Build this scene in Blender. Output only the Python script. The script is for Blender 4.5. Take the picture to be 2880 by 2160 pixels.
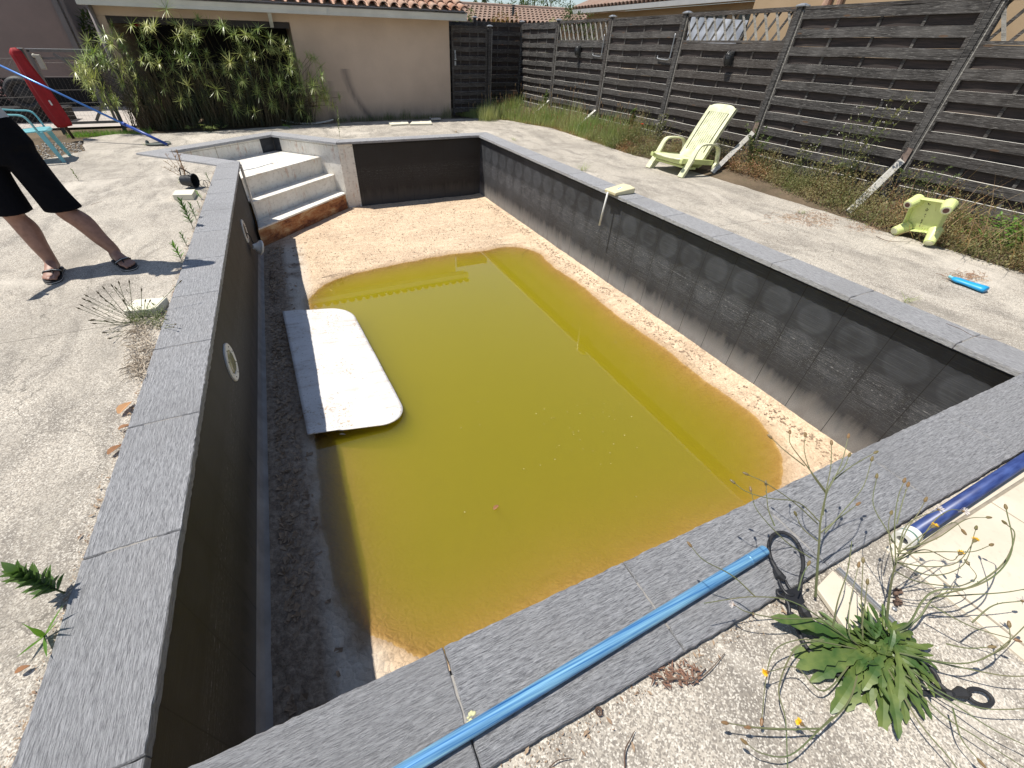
import bpy, bmesh, math, random
from mathutils import Vector, Matrix, Euler, noise
random.seed(7)
C = bpy.context.scene.collection
for o in list(bpy.data.objects): bpy.data.objects.remove(o)
PI = math.pi
rad = math.radians
S = bpy.context.scene

# ------------------------------------------------------------------ camera
F_PX, PPX, PPY = 1157.87, 1364.69, 1028.46       # focal length and principal point in photo pixels (2880 wide)
CAM = Vector((0.71314, -0.48215, 1.5))
_yaw, _pit, _rol = rad(24.1179), rad(37.92212), rad(1.37094)
_fw = Vector((math.sin(_yaw)*math.cos(_pit), math.cos(_yaw)*math.cos(_pit), -math.sin(_pit)))
_r = Vector((math.cos(_yaw), -math.sin(_yaw), 0)); _u = _r.cross(_fw)
_r2 = _r*math.cos(_rol)+_u*math.sin(_rol); _u2 = -_r*math.sin(_rol)+_u*math.cos(_rol)
cam = bpy.data.objects.new('camera', bpy.data.cameras.new('camera')); C.objects.link(cam)
cam.matrix_world = Matrix(((_r2.x,_u2.x,-_fw.x,CAM.x),(_r2.y,_u2.y,-_fw.y,CAM.y),(_r2.z,_u2.z,-_fw.z,CAM.z),(0,0,0,1)))
cam.data.sensor_width = 36; cam.data.sensor_fit = 'HORIZONTAL'
cam.data.lens = F_PX/2880*36
cam.data.shift_x = (1440-PPX)/2880; cam.data.shift_y = (PPY-1080)/2880
cam.data.clip_start = 0.02; cam.data.clip_end = 800
S.camera = cam
def at(x, y, ax, val):
    """the point where the survey ray of photo pixel x, y meets the plane ax = val"""
    d = _fw+_r2*((x-PPX)/F_PX)-_u2*((y-PPY)/F_PX)
    i = 'xyz'.index(ax)
    return CAM+d*((val-CAM[i])/d[i])

# ------------------------------------------------------------------ light
LD = Vector((.49, -.25, -1.19)).normalized()     # direction the sunlight travels
el = math.asin(-LD.z); az = math.atan2(-LD.x, -LD.y)
w = bpy.data.worlds.new('World'); S.world = w; w.use_nodes = True
wn = w.node_tree.nodes; wn.clear()
sky = wn.new('ShaderNodeTexSky'); sky.sky_type = 'NISHITA'; sky.sun_disc = False
sky.sun_elevation = el; sky.sun_rotation = az; sky.air_density = 1.0; sky.dust_density = .2; sky.ozone_density = 3.0
bg = wn.new('ShaderNodeBackground'); bg.inputs['Strength'].default_value = 0.10
wo = wn.new('ShaderNodeOutputWorld')
hs_ = wn.new('ShaderNodeHueSaturation'); hs_.inputs['Saturation'].default_value = .8; w.node_tree.links.new(sky.outputs[0], hs_.inputs['Color']); w.node_tree.links.new(hs_.outputs[0], bg.inputs[0]); w.node_tree.links.new(bg.outputs[0], wo.inputs[0])
sl = bpy.data.lights.new('sun', 'SUN'); sl.energy = 5.0; sl.angle = rad(.53); sl.color = (1, .955, .88)
so = bpy.data.objects.new('sun', sl); C.objects.link(so)
so.rotation_euler = LD.to_track_quat('-Z', 'Y').to_euler(); so.location = (-6, 8, 14)
S.view_settings.view_transform = 'Standard'; S.view_settings.look = 'None'
S.view_settings.gamma = 1; S.view_settings.use_curve_mapping = False
S.view_settings.exposure = 0.25
S.render.engine = 'CYCLES'
S.cycles.volume_bounces = 6

# ------------------------------------------------------------------ materials
class H:
    def __init__(s, name):
        s.m = bpy.data.materials.new(name); s.m.use_nodes = True; s.t = s.m.node_tree; s.t.nodes.clear()
        s.out = s.t.nodes.new('ShaderNodeOutputMaterial')
    def put(s, node, key, v):
        inp = node.inputs[key]
        if isinstance(v, bpy.types.NodeSocket): s.t.links.new(v, inp)
        elif v is not None:
            if isinstance(v, tuple) and len(v) == 3 and inp.type == 'RGBA': v = (*v, 1)
            inp.default_value = v
    def n(s, typ, attrs=None, **inp):
        nd = s.t.nodes.new('ShaderNode'+typ)
        for k, v in (attrs or {}).items(): setattr(nd, k, v)
        for k, v in inp.items():
            if k.startswith('i') and k[1:].isdigit(): k = int(k[1:])
            else: k = k.replace('_', ' ')
            s.put(nd, k, v)
        return nd
    def pos(s, scale=(1,1,1), rot=(0,0,0), kind='Object'):
        tc = s.n('TexCoord'); mp = s.n('Mapping', None, Vector=tc.outputs[kind], Scale=scale, Rotation=rot)
        return mp.outputs[0]
    def noise(s, vec, scale, detail=4, rough=.55, dist=0):
        return s.n('TexNoise', None, Vector=vec, Scale=scale, Detail=detail, Roughness=rough, Distortion=dist).outputs[0]
    def voro(s, vec, scale, feature='F1', out=0, rnd=1):
        return s.n('TexVoronoi', {'feature': feature}, Vector=vec, Scale=scale, Randomness=rnd).outputs[out]
    def m2(s, op, a, b=0.5, c=None):
        nd = s.t.nodes.new('ShaderNodeMath'); nd.operation = op
        s.put(nd, 0, a); s.put(nd, 1, b)
        if c is not None: s.put(nd, 2, c)
        return nd.outputs[0]
    def rng(s, v, a, b, c=0., d=1.):
        return s.n('MapRange', None, Value=v, From_Min=a, From_Max=b, To_Min=c, To_Max=d).outputs[0]
    def mix(s, f, a, b, bt='MIX'):
        nd = s.t.nodes.new('ShaderNodeMix'); nd.data_type = 'RGBA'; nd.blend_type = bt
        s.put(nd, 0, f); s.put(nd, 6, a); s.put(nd, 7, b)
        return nd.outputs[2]
    def sep(s, vec):
        return s.n('SeparateXYZ', None, Vector=vec).outputs
    def bsdf(s, col, rough=.8, bump=None, bstr=.3, bdist=.01, **kw):
        b = s.n('BsdfPrincipled', None, Base_Color=col, Roughness=rough, **kw)
        if bump is not None:
            bp = s.n('Bump', None, Height=bump, Strength=bstr, Distance=bdist)
            s.t.links.new(bp.outputs[0], b.inputs['Normal'])
        s.t.links.new(b.outputs[0], s.out.inputs[0])
        return b
MATS = {}
def simple(name, col, rough=.6, var=.25, scale=12, bstr=.15, spec=None, metal=0, detail=5, stretch=(1,1,1), col2=None):
    if name in MATS: return MATS[name]
    h = H(name); p = h.pos(stretch)
    nz = h.noise(p, scale, detail)
    f = h.rng(nz, .3, .7)
    c2 = col2 or tuple(c*(1-var) for c in col)
    c = h.mix(f, tuple(col), tuple(c2))
    b = h.bsdf(c, rough, nz, bstr, .01)
    if metal: b.inputs['Metallic'].default_value = metal
    if spec is not None: b.inputs['Specular IOR Level'].default_value = spec
    MATS[name] = h.m
    return h.m
def leafmat(name, col, col2, trans=.35, rough=.5, scale=6):
    if name in MATS: return MATS[name]
    h = H(name); p = h.pos()
    f = h.rng(h.noise(p, scale, 3), .35, .65)
    oi = h.n('ObjectInfo').outputs['Random']
    c = h.mix(f, tuple(col), tuple(col2))
    b = h.n('BsdfPrincipled', None, Base_Color=c, Roughness=rough)
    t = h.n('BsdfTranslucent', None, Color=h.mix(.5, c, (min(1, col[0]*2.2), min(1, col[1]*2.2), col[2]*.8)))
    ms = h.n('MixShader', None, i0=trans, i1=b.outputs[0], i2=t.outputs[0])
    h.t.links.new(ms.outputs[0], h.out.inputs[0])
    MATS[name] = h.m
    return h.m

def m_concrete():
    h = H('aggregate_concrete'); p = h.pos()
    big = h.noise(p, .8, 6, .6); mid = h.noise(p, 5, 6, .65); st = h.noise(h.pos((1.2,.5,1), (0,0,.4)), 3, 6, .7, .6)
    sp = h.voro(p, 230, 'F1', 1); sp2 = h.noise(p, 120, 3, .75); sp3 = h.noise(p, 26, 4, .7)
    base = h.mix(h.rng(big, .35, .65), (.58, .52, .43), (.43, .38, .315))
    base = h.mix(h.rng(st, .46, .64), base, (.25, .222, .185))
    base = h.mix(h.rng(mid, .5, .75, 0, .55), base, (.60, .545, .46))
    v = h.sep(sp)[0]
    base = h.mix(h.m2('MULTIPLY', h.m2('GREATER_THAN', v, .78), .6), base, (.74, .69, .60))
    base = h.mix(h.m2('MULTIPLY', h.m2('LESS_THAN', v, .3), .6), base, (.15, .13, .11))
    base = h.mix(h.rng(sp2, .5, .64, 0, .7), base, (.18, .16, .135))
    base = h.mix(h.rng(sp3, .55, .75, 0, .4), base, (.22, .2, .17))
    wst = h.noise(h.pos((1, .6, 1), (0, 0, .5)), 1.1, 7, .62, .8)
    base = h.mix(h.rng(wst, .54, .66, 0, .55), base, (.24, .215, .18))
    base = h.mix(h.rng(wst, .44, .36, 0, .45), base, (.66, .60, .51))
    mpv = h.n('VectorMath', {'operation': 'ADD'}, i0=h.pos(), i1=h.n('TexNoise', None, Vector=p, Scale=2.2, Detail=5).outputs[1]).outputs[0]
    crk = h.n('TexVoronoi', {'feature': 'DISTANCE_TO_EDGE'}, Vector=mpv, Scale=.42).outputs[0]
    base = h.mix(h.m2('MULTIPLY', h.m2('LESS_THAN', crk, .0013), .55), base, (.10, .088, .07))
    # joints between the cast bays, and a hairline crack
    x, y, z = h.sep(h.pos())[:3]
    wob = h.m2('MULTIPLY', h.m2('SUBTRACT', h.noise(p, 7, 5), .5), .03)
    def line(yv, wd, dark, base, wobk=1.):
        d = h.m2('ABSOLUTE', h.m2('SUBTRACT', h.m2('ADD', y, h.m2('MULTIPLY', wob, wobk)), yv))
        return h.mix(h.m2('MULTIPLY', h.m2('LESS_THAN', d, wd), dark), base, (.09, .08, .065))
    base = line(2.645, .0035, .75, base, .1); base = line(7.0, .007, .7, base, 1.3); base = line(9.25, .009, .6, base, .5)
    bump = h.m2('ADD', h.m2('MULTIPLY', v, .5), h.m2('ADD', sp2, h.m2('MULTIPLY', mid, .6)))
    h.bsdf(base, .9, bump, .55, .006)
    return h.m
def m_slate():
    h = H('slate_coping'); 
    s1 = h.noise(h.pos((1.5, 13, 13)), 7, 9, .72, .25); s2 = h.noise(h.pos((3.2, 34, 34)), 9, 5, .72, .1); s3 = h.noise(h.pos(), 2.5, 5)
    oi = h.n('ObjectInfo').outputs['Random']
    c = h.mix(h.rng(s1, .40, .60), (.27, .27, .278), (.45, .45, .462))
    c = h.mix(h.rng(s2, .52, .60, 0, .55), c, (.62, .62, .63))
    c = h.mix(h.rng(s2, .47, .40, 0, .75), c, (.10, .10, .106))
    c = h.mix(h.rng(s3, .5, .75, 0, .4), c, (.35, .34, .335))
    c = h.mix(h.m2('MULTIPLY', oi, .35), c, (.33, .322, .32)); c = h.mix(h.rng(h.noise(h.pos(), 1.1, 5, .6, .5), .5, .7, 0, .3), c, (.22, .218, .222))
    fl = h.voro(h.pos(), 26, 'F1', 0)
    c = h.mix(h.m2('MULTIPLY', h.m2('LESS_THAN', fl, .045), h.rng(h.noise(h.pos(), 3, 2), .58, .6)), c, (.6, .6, .58))
    h.bsdf(c, .62, h.m2('ADD', s1, h.m2('MULTIPLY', s2, .6)), 1.0, .016)
    return h.m
def m_liner(name='dark_liner', brown=0., k=1., circles=1.):
    h = H(name); P0 = h.pos(); x, y, z = h.sep(P0)[:3]
    big = h.noise(P0, 2.2, 5, .6); fine = h.noise(h.pos((1, 1, 60)), 3, 6, .75); gr = h.noise(P0, 120, 3, .7)
    a = (.012*k, .013*k, .016*k); b = (.034*k, .037*k, .043*k)  # k dims the liner colour for walls that stand in shade
    c = h.mix(h.rng(big, .35, .68), a, b)
    c = h.mix(h.rng(fine, .54, .70, 0, .38*k), c, (.17, .172, .175))
    # round ghost marks of the drainage board behind, one pair per panel
    def circ(z0, off, amt, c, r=.142):
        u = h.m2('SUBTRACT', h.m2('FRACT', h.m2('DIVIDE', h.m2('ADD', x, off), .3505)), .5)
        u = h.m2('MULTIPLY', u, .3505); v = h.m2('SUBTRACT', z, z0)
        d = h.m2('SQRT', h.m2('ADD', h.m2('MULTIPLY', u, u), h.m2('MULTIPLY', v, v)))
        d = h.m2('ADD', d, h.m2('MULTIPLY', h.m2('SUBTRACT', big, .5), .06))
        f = h.rng(d, r+.008, r-.022); f = h.m2('MULTIPLY', h.m2('MULTIPLY', f, h.rng(d, 0, r, .6, 1)), h.rng(fine, .36, .6, .35, 1.25)); f = h.m2('MULTIPLY', f, h.rng(big, .3, .6, .45, 1))
        return h.mix(h.m2('MULTIPLY', f, amt), c, (.13, .14, .155))
    c = circ(-.31, .0, .24*circles, c) if circles else c; c = circ(-.585, .018, .24*circles, c) if circles else c
    # scale line left by the old water level: broken white flecks in rows
    fl = h.noise(h.pos((7, 7, 70)), 4, 5, .85)
    band = h.m2('MULTIPLY', h.rng(z, -.44, -.50), h.rng(z, -.92, -.70))
    c = h.mix(h.m2('MULTIPLY', h.rng(fl, .57, .62), h.m2('MULTIPLY', band, .8)), c, (.36*min(1, k+.2), .36*min(1, k+.2), .36*min(1, k+.2)))
    c = h.mix(h.m2('MULTIPLY', h.rng(fine, .48, .60), h.m2('MULTIPLY', band, .22*k)), c, (.2, .2, .21))
    brk = h.noise(h.pos((9, 9, 9)), 3.5, 5, .8); wz = h.m2('MULTIPLY', h.m2('SUBTRACT', h.noise(h.pos((2, 2, 2)), 2, 3), .5), .02)
    for z0_, w0_, am_ in ((-.548, .0035, .85), (-.572, .0022, .6), (-.606, .004, .8), (-.655, .002, .45), (-.70, .003, .5), (-.76, .002, .35)):
        ln = h.m2('LESS_THAN', h.m2('ABSOLUTE', h.m2('SUBTRACT', h.m2('ADD', z, wz), z0_)), w0_)
        c = h.mix(h.m2('MULTIPLY', ln, h.rng(brk, .52, .62, 0, am_*.8)), c, (.40*min(1, k+.3), .40*min(1, k+.3), .40*min(1, k+.3)))
    # mud splash up from the floor, in ragged tongues
    tong = h.noise(h.pos((3.5, 3.5, .8)), 2.2, 5, .7)
    lim = h.m2('ADD', -1.16, h.m2('MULTIPLY', tong, .3))
    gk = h.m2('MULTIPLY', h.rng(h.m2('SUBTRACT', z, lim), .11, -.10), h.rng(gr, .3, .6, .62, 1))
    c = h.mix(h.m2('MULTIPLY', gk, .9*k), c, (.27, .265, .255))
    bk = h.m2('MULTIPLY', h.rng(z, -.75, -1.0), h.rng(tong, .4, .6))
    c = h.mix(h.m2('MULTIPLY', bk, .35), c, (.075, .06, .05))
    if brown: c = h.mix(brown, c, (.03, .022, .015))
    jf = h.m2('ABSOLUTE', h.m2('SUBTRACT', h.m2('FRACT', h.m2('DIVIDE', x, .3505)), .5))
    c = h.mix(h.m2('MULTIPLY', h.m2('GREATER_THAN', jf, .4925), .92), c, (.006, .006, .006))
    h.bsdf(c, .7, h.m2('ADD', gr, h.m2('MULTIPLY', fine, 1.2)), .25, .004)
    return h.m
def m_sand():
    h = H('dried_mud_floor'); p = h.pos(); x, y, z = h.sep(p)[:3]
    n1 = h.noise(p, 1.6, 7, .62, .3); n2 = h.noise(p, 14, 6, .7); n3 = h.noise(p, 70, 4, .7); st = h.noise(h.pos((1, 4.5, 1), (0, 0, -.1)), 2.6, 5, .6, .4)
    c = h.mix(h.rng(n1, .35, .66), (.72, .545, .37), (.57, .42, .285))
    c = h.mix(h.rng(st, .5, .62, 0, .65), c, (.76, .60, .42))
    c = h.mix(h.rng(n2, .50, .66, 0, .6), c, (.30, .215, .145))
    c = h.mix(h.rng(n3, .52, .66, 0, .6), c, (.22, .165, .115))
    # cracked plates
    ck = h.voro(h.n('Mapping', None, Vector=h.pos(), Scale=(1, 1, 1)).outputs[0], 22, 'DISTANCE_TO_EDGE', 0)
    ckm = h.m2('MULTIPLY', h.m2('LESS_THAN', h.m2('ADD', ck, h.m2('MULTIPLY', h.m2('SUBTRACT', n3, .5), .06)), .035), h.rng(h.noise(p, 2.3, 3), .42, .62))
    c = h.mix(h.m2('MULTIPLY', ckm, .6), c, (.13, .1, .075))
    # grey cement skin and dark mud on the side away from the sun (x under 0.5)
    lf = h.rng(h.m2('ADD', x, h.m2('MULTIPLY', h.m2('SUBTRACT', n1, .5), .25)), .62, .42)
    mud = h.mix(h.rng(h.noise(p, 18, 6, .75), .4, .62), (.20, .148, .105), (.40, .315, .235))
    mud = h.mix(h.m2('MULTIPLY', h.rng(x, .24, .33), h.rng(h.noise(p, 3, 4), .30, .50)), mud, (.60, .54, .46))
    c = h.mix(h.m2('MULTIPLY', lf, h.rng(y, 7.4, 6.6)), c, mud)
    # waterlogged margin is browner
    wet = h.rng(z, -1.232, -1.262)
    c = h.mix(h.m2('MULTIPLY', wet, .8), c, (.26, .145, .04))
    bump = h.m2('ADD', n2, h.m2('ADD', h.m2('MULTIPLY', n3, .5), h.m2('MULTIPLY', ck, 1.5)))
    h.bsdf(c, .92, bump, .8, .012)
    return h.m
def m_water():
    h = H('green_pool_water'); p = h.pos()
    nz = h.noise(p, 1.3, 3, .5)
    bp = h.n('Bump', None, Height=h.noise(p, 26, 2), Strength=.012, Distance=.002)
    fr = h.n('Fresnel', None, IOR=1.36, Normal=bp.outputs[0])
    tr = h.n('BsdfTransparent', None, Color=(.97, .93, .72))
    gl = h.n('BsdfGlossy', None, Color=(1, 1, 1), Roughness=.012, Normal=bp.outputs[0])
    ms = h.n('MixShader', None, i0=h.m2('MULTIPLY', fr.outputs[0], 1.9), i1=tr.outputs[0], i2=gl.outputs[0])
    h.t.links.new(ms.outputs[0], h.out.inputs['Surface'])
    sc = h.n('VolumeScatter', None, Color=(.64, .665, .075), Density=7.6, Anisotropy=.2)
    ab = h.n('VolumeAbsorption', None, Color=(.66, .61, .02), Density=4.5)
    ad = h.n('AddShader', None, i0=sc.outputs[0], i1=ab.outputs[0])
    h.t.links.new(ad.outputs[0], h.out.inputs['Volume'])
    return h.m
def m_panel(name='white_pool_panel', rust=.5):
    h = H(name); p = h.pos(); x, y, z = h.sep(p)[:3]
    n1 = h.noise(p, 3, 6, .65); n2 = h.noise(p, 16, 6, .75); n3 = h.noise(h.pos((7, 7, 1)), 1.8, 5, .7)
    n4 = h.noise(h.pos((3, 3, 30)), 3, 5, .7)
    c = h.mix(h.rng(n1, .35, .7), (.84, .81, .74), (.66, .63, .56))
    c = h.mix(h.rng(n2, .52, .68, 0, .55), c, (.30, .265, .22))
    c = h.mix(h.rng(n4, .56, .74, 0, .35), c, (.36, .33, .28))
    rs = h.m2('MULTIPLY', h.rng(n3, .56, .63), h.rng(n1, .42, .55))
    c = h.mix(h.m2('MULTIPLY', rs, rust), c, (.42, .17, .045))
    h.bsdf(c, .6, n2, .25, .004)
    return h.m
def m_rust():
    h = H('rust_stained_riser'); p = h.pos(); 
    n1 = h.noise(h.pos((1, 1, 3)), 2.1, 7, .7, .5); n2 = h.noise(p, 25, 5, .7)
    c = h.mix(h.rng(n1, .36, .5), (.55, .40, .22), (.36, .15, .055))
    c = h.mix(h.rng(n1, .5, .62), c, (.13, .035, .018))
    c = h.mix(h.rng(n2, .5, .75, 0, .5), c, (.45, .33, .2))
    h.bsdf(c, .8, n2, .3, .005)
    return h.m
def m_wood(name='weathered_fence_wood', light=0.):
    h = H(name)
    g1 = h.noise(h.pos((1.0, 9, 16)), 3.2, 8, .72, .5); g2 = h.noise(h.pos((3, 30, 42)), 4, 5, .7); k = h.noise(h.pos(), 1.6, 4, .6)
    kn = h.voro(h.pos((2.2, 6, 9)), .9, 'F1', 0)
    oi = h.n('ObjectInfo').outputs['Random']
    c = h.mix(h.rng(g1, .40, .62), (.009+light*.5, .0085+light*.48, .008+light*.42), (.075+light*1.5, .070+light*1.42, .066+light*1.25))
    c = h.mix(h.rng(g2, .54, .70, 0, .75), c, (.36+light*.6, .345+light*.6, .32+light*.5))
    c = h.mix(h.rng(k, .52, .70, 0, .55), c, (.17+light*.8, .16+light*.8, .15+light*.7))
    c = h.mix(h.m2('MULTIPLY', h.m2('LESS_THAN', kn, .09), .6), c, (.13, .06, .02))
    c = h.mix(h.m2('MULTIPLY', oi, .38), c, (.075+light*.8, .055+light*.8, .042+light*.7))
    # upward edges are bleached, with a sunlit highlight painted in on top
    nz = h.sep(h.n('NewGeometry').outputs['Normal'])[2]
    c = h.mix(h.rng(nz, .4, .9, 0, .95), c, (.80, .77, .70))
    h.bsdf(c, .85, h.m2('ADD', g1, h.m2('MULTIPLY', g2, .6)), .7, .008)
    return h.m
def m_stucco(name, a, b, stain=.0):
    h = H(name); p = h.pos(); x, y, z = h.sep(p)[:3]
    n1 = h.noise(p, .9, 5, .6); n2 = h.noise(p, 90, 4, .7); n3 = h.noise(h.pos((3, 3, .7)), 2, 6, .7)
    c = h.mix(h.rng(n1, .35, .65), a, b)
    c = h.mix(h.rng(n2, .6, .8, 0, .25), c, tuple(v*.7 for v in a))
    if stain:
        # ghost of something that once stood against the wall: two sooty curved streaks
        def streak(x0, x1, z0, z1, wd, amt, c):
            t = h.rng(z, z0, z1)
            xc = h.m2('ADD', x0, h.m2('MULTIPLY', h.m2('MULTIPLY', t, t), x1-x0))
            d = h.m2('ABSOLUTE', h.m2('SUBTRACT', h.m2('ADD', x, h.m2('MULTIPLY', h.m2('SUBTRACT', n3, .5), .12)), xc))
            f = h.m2('MULTIPLY', h.rng(d, wd, 0), h.m2('MULTIPLY', h.m2('GREATER_THAN', z, z1-.02), h.m2('LESS_THAN', z, z0+.02)))
            f = h.m2('MULTIPLY', f, h.rng(n3, .3, .55, .3, 1))
            return h.mix(h.m2('MULTIPLY', f, amt), c, (.13, .105, .095))
        c = streak(2.38, 2.95, .98, -.1, .13, .75, c); c = streak(1.95, 1.9, .75, -.1, .14, .5, c); c = streak(2.1, 2.5, .55, -.1, .3, .3, c)
        c = h.mix(h.m2('MULTIPLY', h.rng(z, .35, -.05), h.rng(n3, .35, .6, .2, .6)), c, (.17, .135, .115))
    h.bsdf(c, .92, h.m2('ADD', n2, h.m2('MULTIPLY', n3, .4)), .5, .006)
    return h.m
def m_tile(name='terracotta_tiles', pale=0.):
    h = H(name); p = h.pos()
    n1 = h.noise(p, 4.5, 4, .6); n2 = h.noise(p, 26, 6, .75); v = h.sep(h.voro(h.pos((4.3, 3, 1)), 1, 'F1', 1))[0]
    c = h.mix(h.rng(n1, .38, .62), (.42, .20, .12), (.50, .32, .22))
    c = h.mix(h.m2('MULTIPLY', v, .55), c, (.55, .40, .31))
    c = h.mix(h.rng(n2, .5, .68, 0, .8), c, (.17, .12, .095))
    if pale: c = h.mix(pale, c, (.21, .155, .125))
    h.bsdf(c, .88, n2, .4, .006)
    return h.m
def m_soil():
    h = H('bare_soil'); p = h.pos()
    n1 = h.noise(p, 1.8, 6, .65); n2 = h.noise(p, 35, 5, .75); n3 = h.noise(p, 9, 5, .7)
    c = h.mix(h.rng(n1, .35, .65), (.16, .115, .07), (.085, .06, .035))
    c = h.mix(h.rng(n2, .52, .7, 0, .6), c, (.24, .17, .105))
    c = h.mix(h.rng(n3, .55, .7, 0, .6), c, (.07, .075, .03))
    h.bsdf(c, .95, h.m2('ADD', n2, n3), .8, .02)
    return h.m
def m_pale_tile():
    h = H('cream_patio_tile'); p = h.pos(); x, y, z = h.sep(p)[:3]
    n1 = h.noise(p, 3, 5, .6); n2 = h.noise(p, 40, 5, .7)
    c = h.mix(h.rng(n1, .35, .68), (.66, .59, .47), (.56, .49, .38))
    c = h.mix(h.rng(n2, .56, .78, 0, .45), c, (.36, .32, .26))
    h.bsdf(c, .6, n2, .2, .004)
    return h.m

M_CONC, M_SLATE, M_LINER, M_LINER_SHADE, M_SAND, M_WATER = m_concrete(), m_slate(), m_liner(), m_liner('dark_liner_brown_shade', .35, .5, .35), m_sand(), m_water()
M_PANEL, M_RUST, M_WOOD, M_WOODL = m_panel(), m_rust(), m_wood(), m_wood('pale_bleached_wood', .22)
M_HOUSE = m_stucco('beige_render', (.60, .46, .345), (.50, .38, .285), 1)
M_HOUSE2 = m_stucco('mauve_grey_render', (.27, .205, .18), (.22, .17, .15))
M_HOUSE3 = m_stucco('ochre_render', (.46, .33, .2), (.40, .28, .16))
M_TILE, M_TILE2, M_SOIL, M_CREAM = m_tile(), m_tile('faded_roof_tiles', .7), m_soil(), m_pale_tile()
M_PLAST = simple('pale_lime_plastic', (.80, .79, .54), .42, 0, 9, .06, col2=(.50, .51, .31), detail=7)
M_LIME = simple('lime_plastic', (.68, .74, .30), .42, 0, 7, .05, col2=(.56, .62, .25))
M_TURQ = simple('turquoise_plastic', (.20, .50, .54), .35, .12, 6, .04)
M_WHITE = simple('grubby_white_plastic', (.80, .79, .76), .45, 0, 7, .1, col2=(.66, .64, .60), detail=8)
M_WHITEP = simple('white_painted_metal', (.62, .62, .60), .4, .12, 5, .03)
M_GUT = simple('cream_gutter', (.60, .60, .55), .45, .18, 3, .03)
M_CREAMP = simple('cream_plastic', (.74, .66, .42), .4, .08, 8, .03)
M_BLUE = simple('blue_aluminium_highlights', (.008, .12, .38), .3, 0, 3.0, .05, col2=(.30, .58, .74), stretch=(.8, 50, 50), metal=.35)  # pale blue streaks paint highlights and reflection along the pole
M_BLUE2 = simple('light_blue_aluminium', (.09, .24, .62), .32, .2, 3, .02, metal=.35)
M_NAVY = simple('navy_pipe', (.010, .020, .10), .4, 0, 5, .04, col2=(.05, .085, .25), stretch=(2, 12, 12))
M_CYAN = simple('cyan_plastic', (.02, .33, .66), .4, .1, 10, .02)
M_BLACK = simple('black_plastic', (.016, .016, .018), .45, .3, 12, .05)
M_RUBBER = simple('black_rubber', (.022, .022, .024), .6, .4, 20, .1)
M_METAL = simple('galvanised_steel', (.45, .46, .47), .4, .25, 8, .05, metal=.6)
M_GATEM = simple('grey_brown_painted_steel', (.20, .18, .165), .5, .3, 8, .05)
M_DARKP = simple('dark_green_post', (.03, .042, .045), .5, .3, 8, .05)
M_RED = simple('red_canvas', (.36, .010, .014), .75, .25, 14, .25)
M_DARK = simple('black_and_deep_shade', (.012, .011, .010), .9, .3, 3, .1)  # near black for painted deep shade, and for the black chest
M_BRICK = simple('pale_lime_stone', (.72, .68, .54), .85, .12, 18, .2)
M_SKIN = simple('skin', (.36, .19, .13), .5, .12, 26, .25, col2=(.25, .125, .085))
M_SHORTS = simple('black_cotton', (.007, .007, .009), .95, .2, 25, .3, spec=.1)
M_SHIRT = simple('pale_grey_cotton', (.45, .46, .48), .9, .1, 25, .3)
M_HAIR = simple('dark_brown_hair', (.05, .032, .02), .6, .3, 40, .4)
M_TARP = simple('silver_tarpaulin', (.52, .53, .55), .35, .35, 5, .3, metal=.3)
L_SEDGE = leafmat('sedge_leaf', (.23, .32, .09), (.50, .50, .18), .22, .35, 2)
L_SEDGES = leafmat('sedge_stem', (.030, .045, .014), (.085, .055, .022), .05, .6, 3)
L_GRASS = leafmat('grass_blade', (.22, .30, .09), (.44, .42, .20), .3, .5, 1.3)
L_DRY = leafmat('dry_grass', (.40, .30, .16), (.30, .15, .07), .25, .7, 2)
L_WEED = leafmat('weed_leaf', (.085, .13, .032), (.17, .18, .06), .3, .5, 3)
L_BUSH = leafmat('undergrowth_leaf', (.12, .15, .045), (.27, .22, .10), .25, .6, 2)
L_GREEN = leafmat('fresh_leaf', (.16, .30, .05), (.09, .19, .035), .3, .45, 5)
L_ROSETTE = leafmat('rosette_leaf', (.045, .095, .02), (.15, .19, .05), .12, .40, 14)
L_OLEA = leafmat('oleander_leaf', (.06, .13, .035), (.13, .2, .05), .2, .4, 5)
L_STEM = leafmat('flower_stalk', (.12, .155, .065), (.18, .17, .085), .1, .6, 4)
L_TREE = leafmat('tree_leaf', (.05, .085, .022), (.10, .14, .035), .25, .6, 3)
L_BROWN = leafmat('dead_leaf', (.40, .20, .09), (.24, .11, .05), .2, .7, 12)
M_TWIG = simple('dry_twig', (.16, .10, .07), .9, .5, 30, .3)
M_PETAL = simple('yellow_petals', (.85, .50, .02), .6, .15, 30, .1)
M_BUD = simple('seed_head', (.13, .10, .055), .8, .4, 60, .3)
M_WPETAL = simple('white_petals', (.72, .66, .62), .6, .1, 30, .1)
M_REDP = simple('red_petals', (.75, .04, .01), .5, .15, 30, .1)

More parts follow.
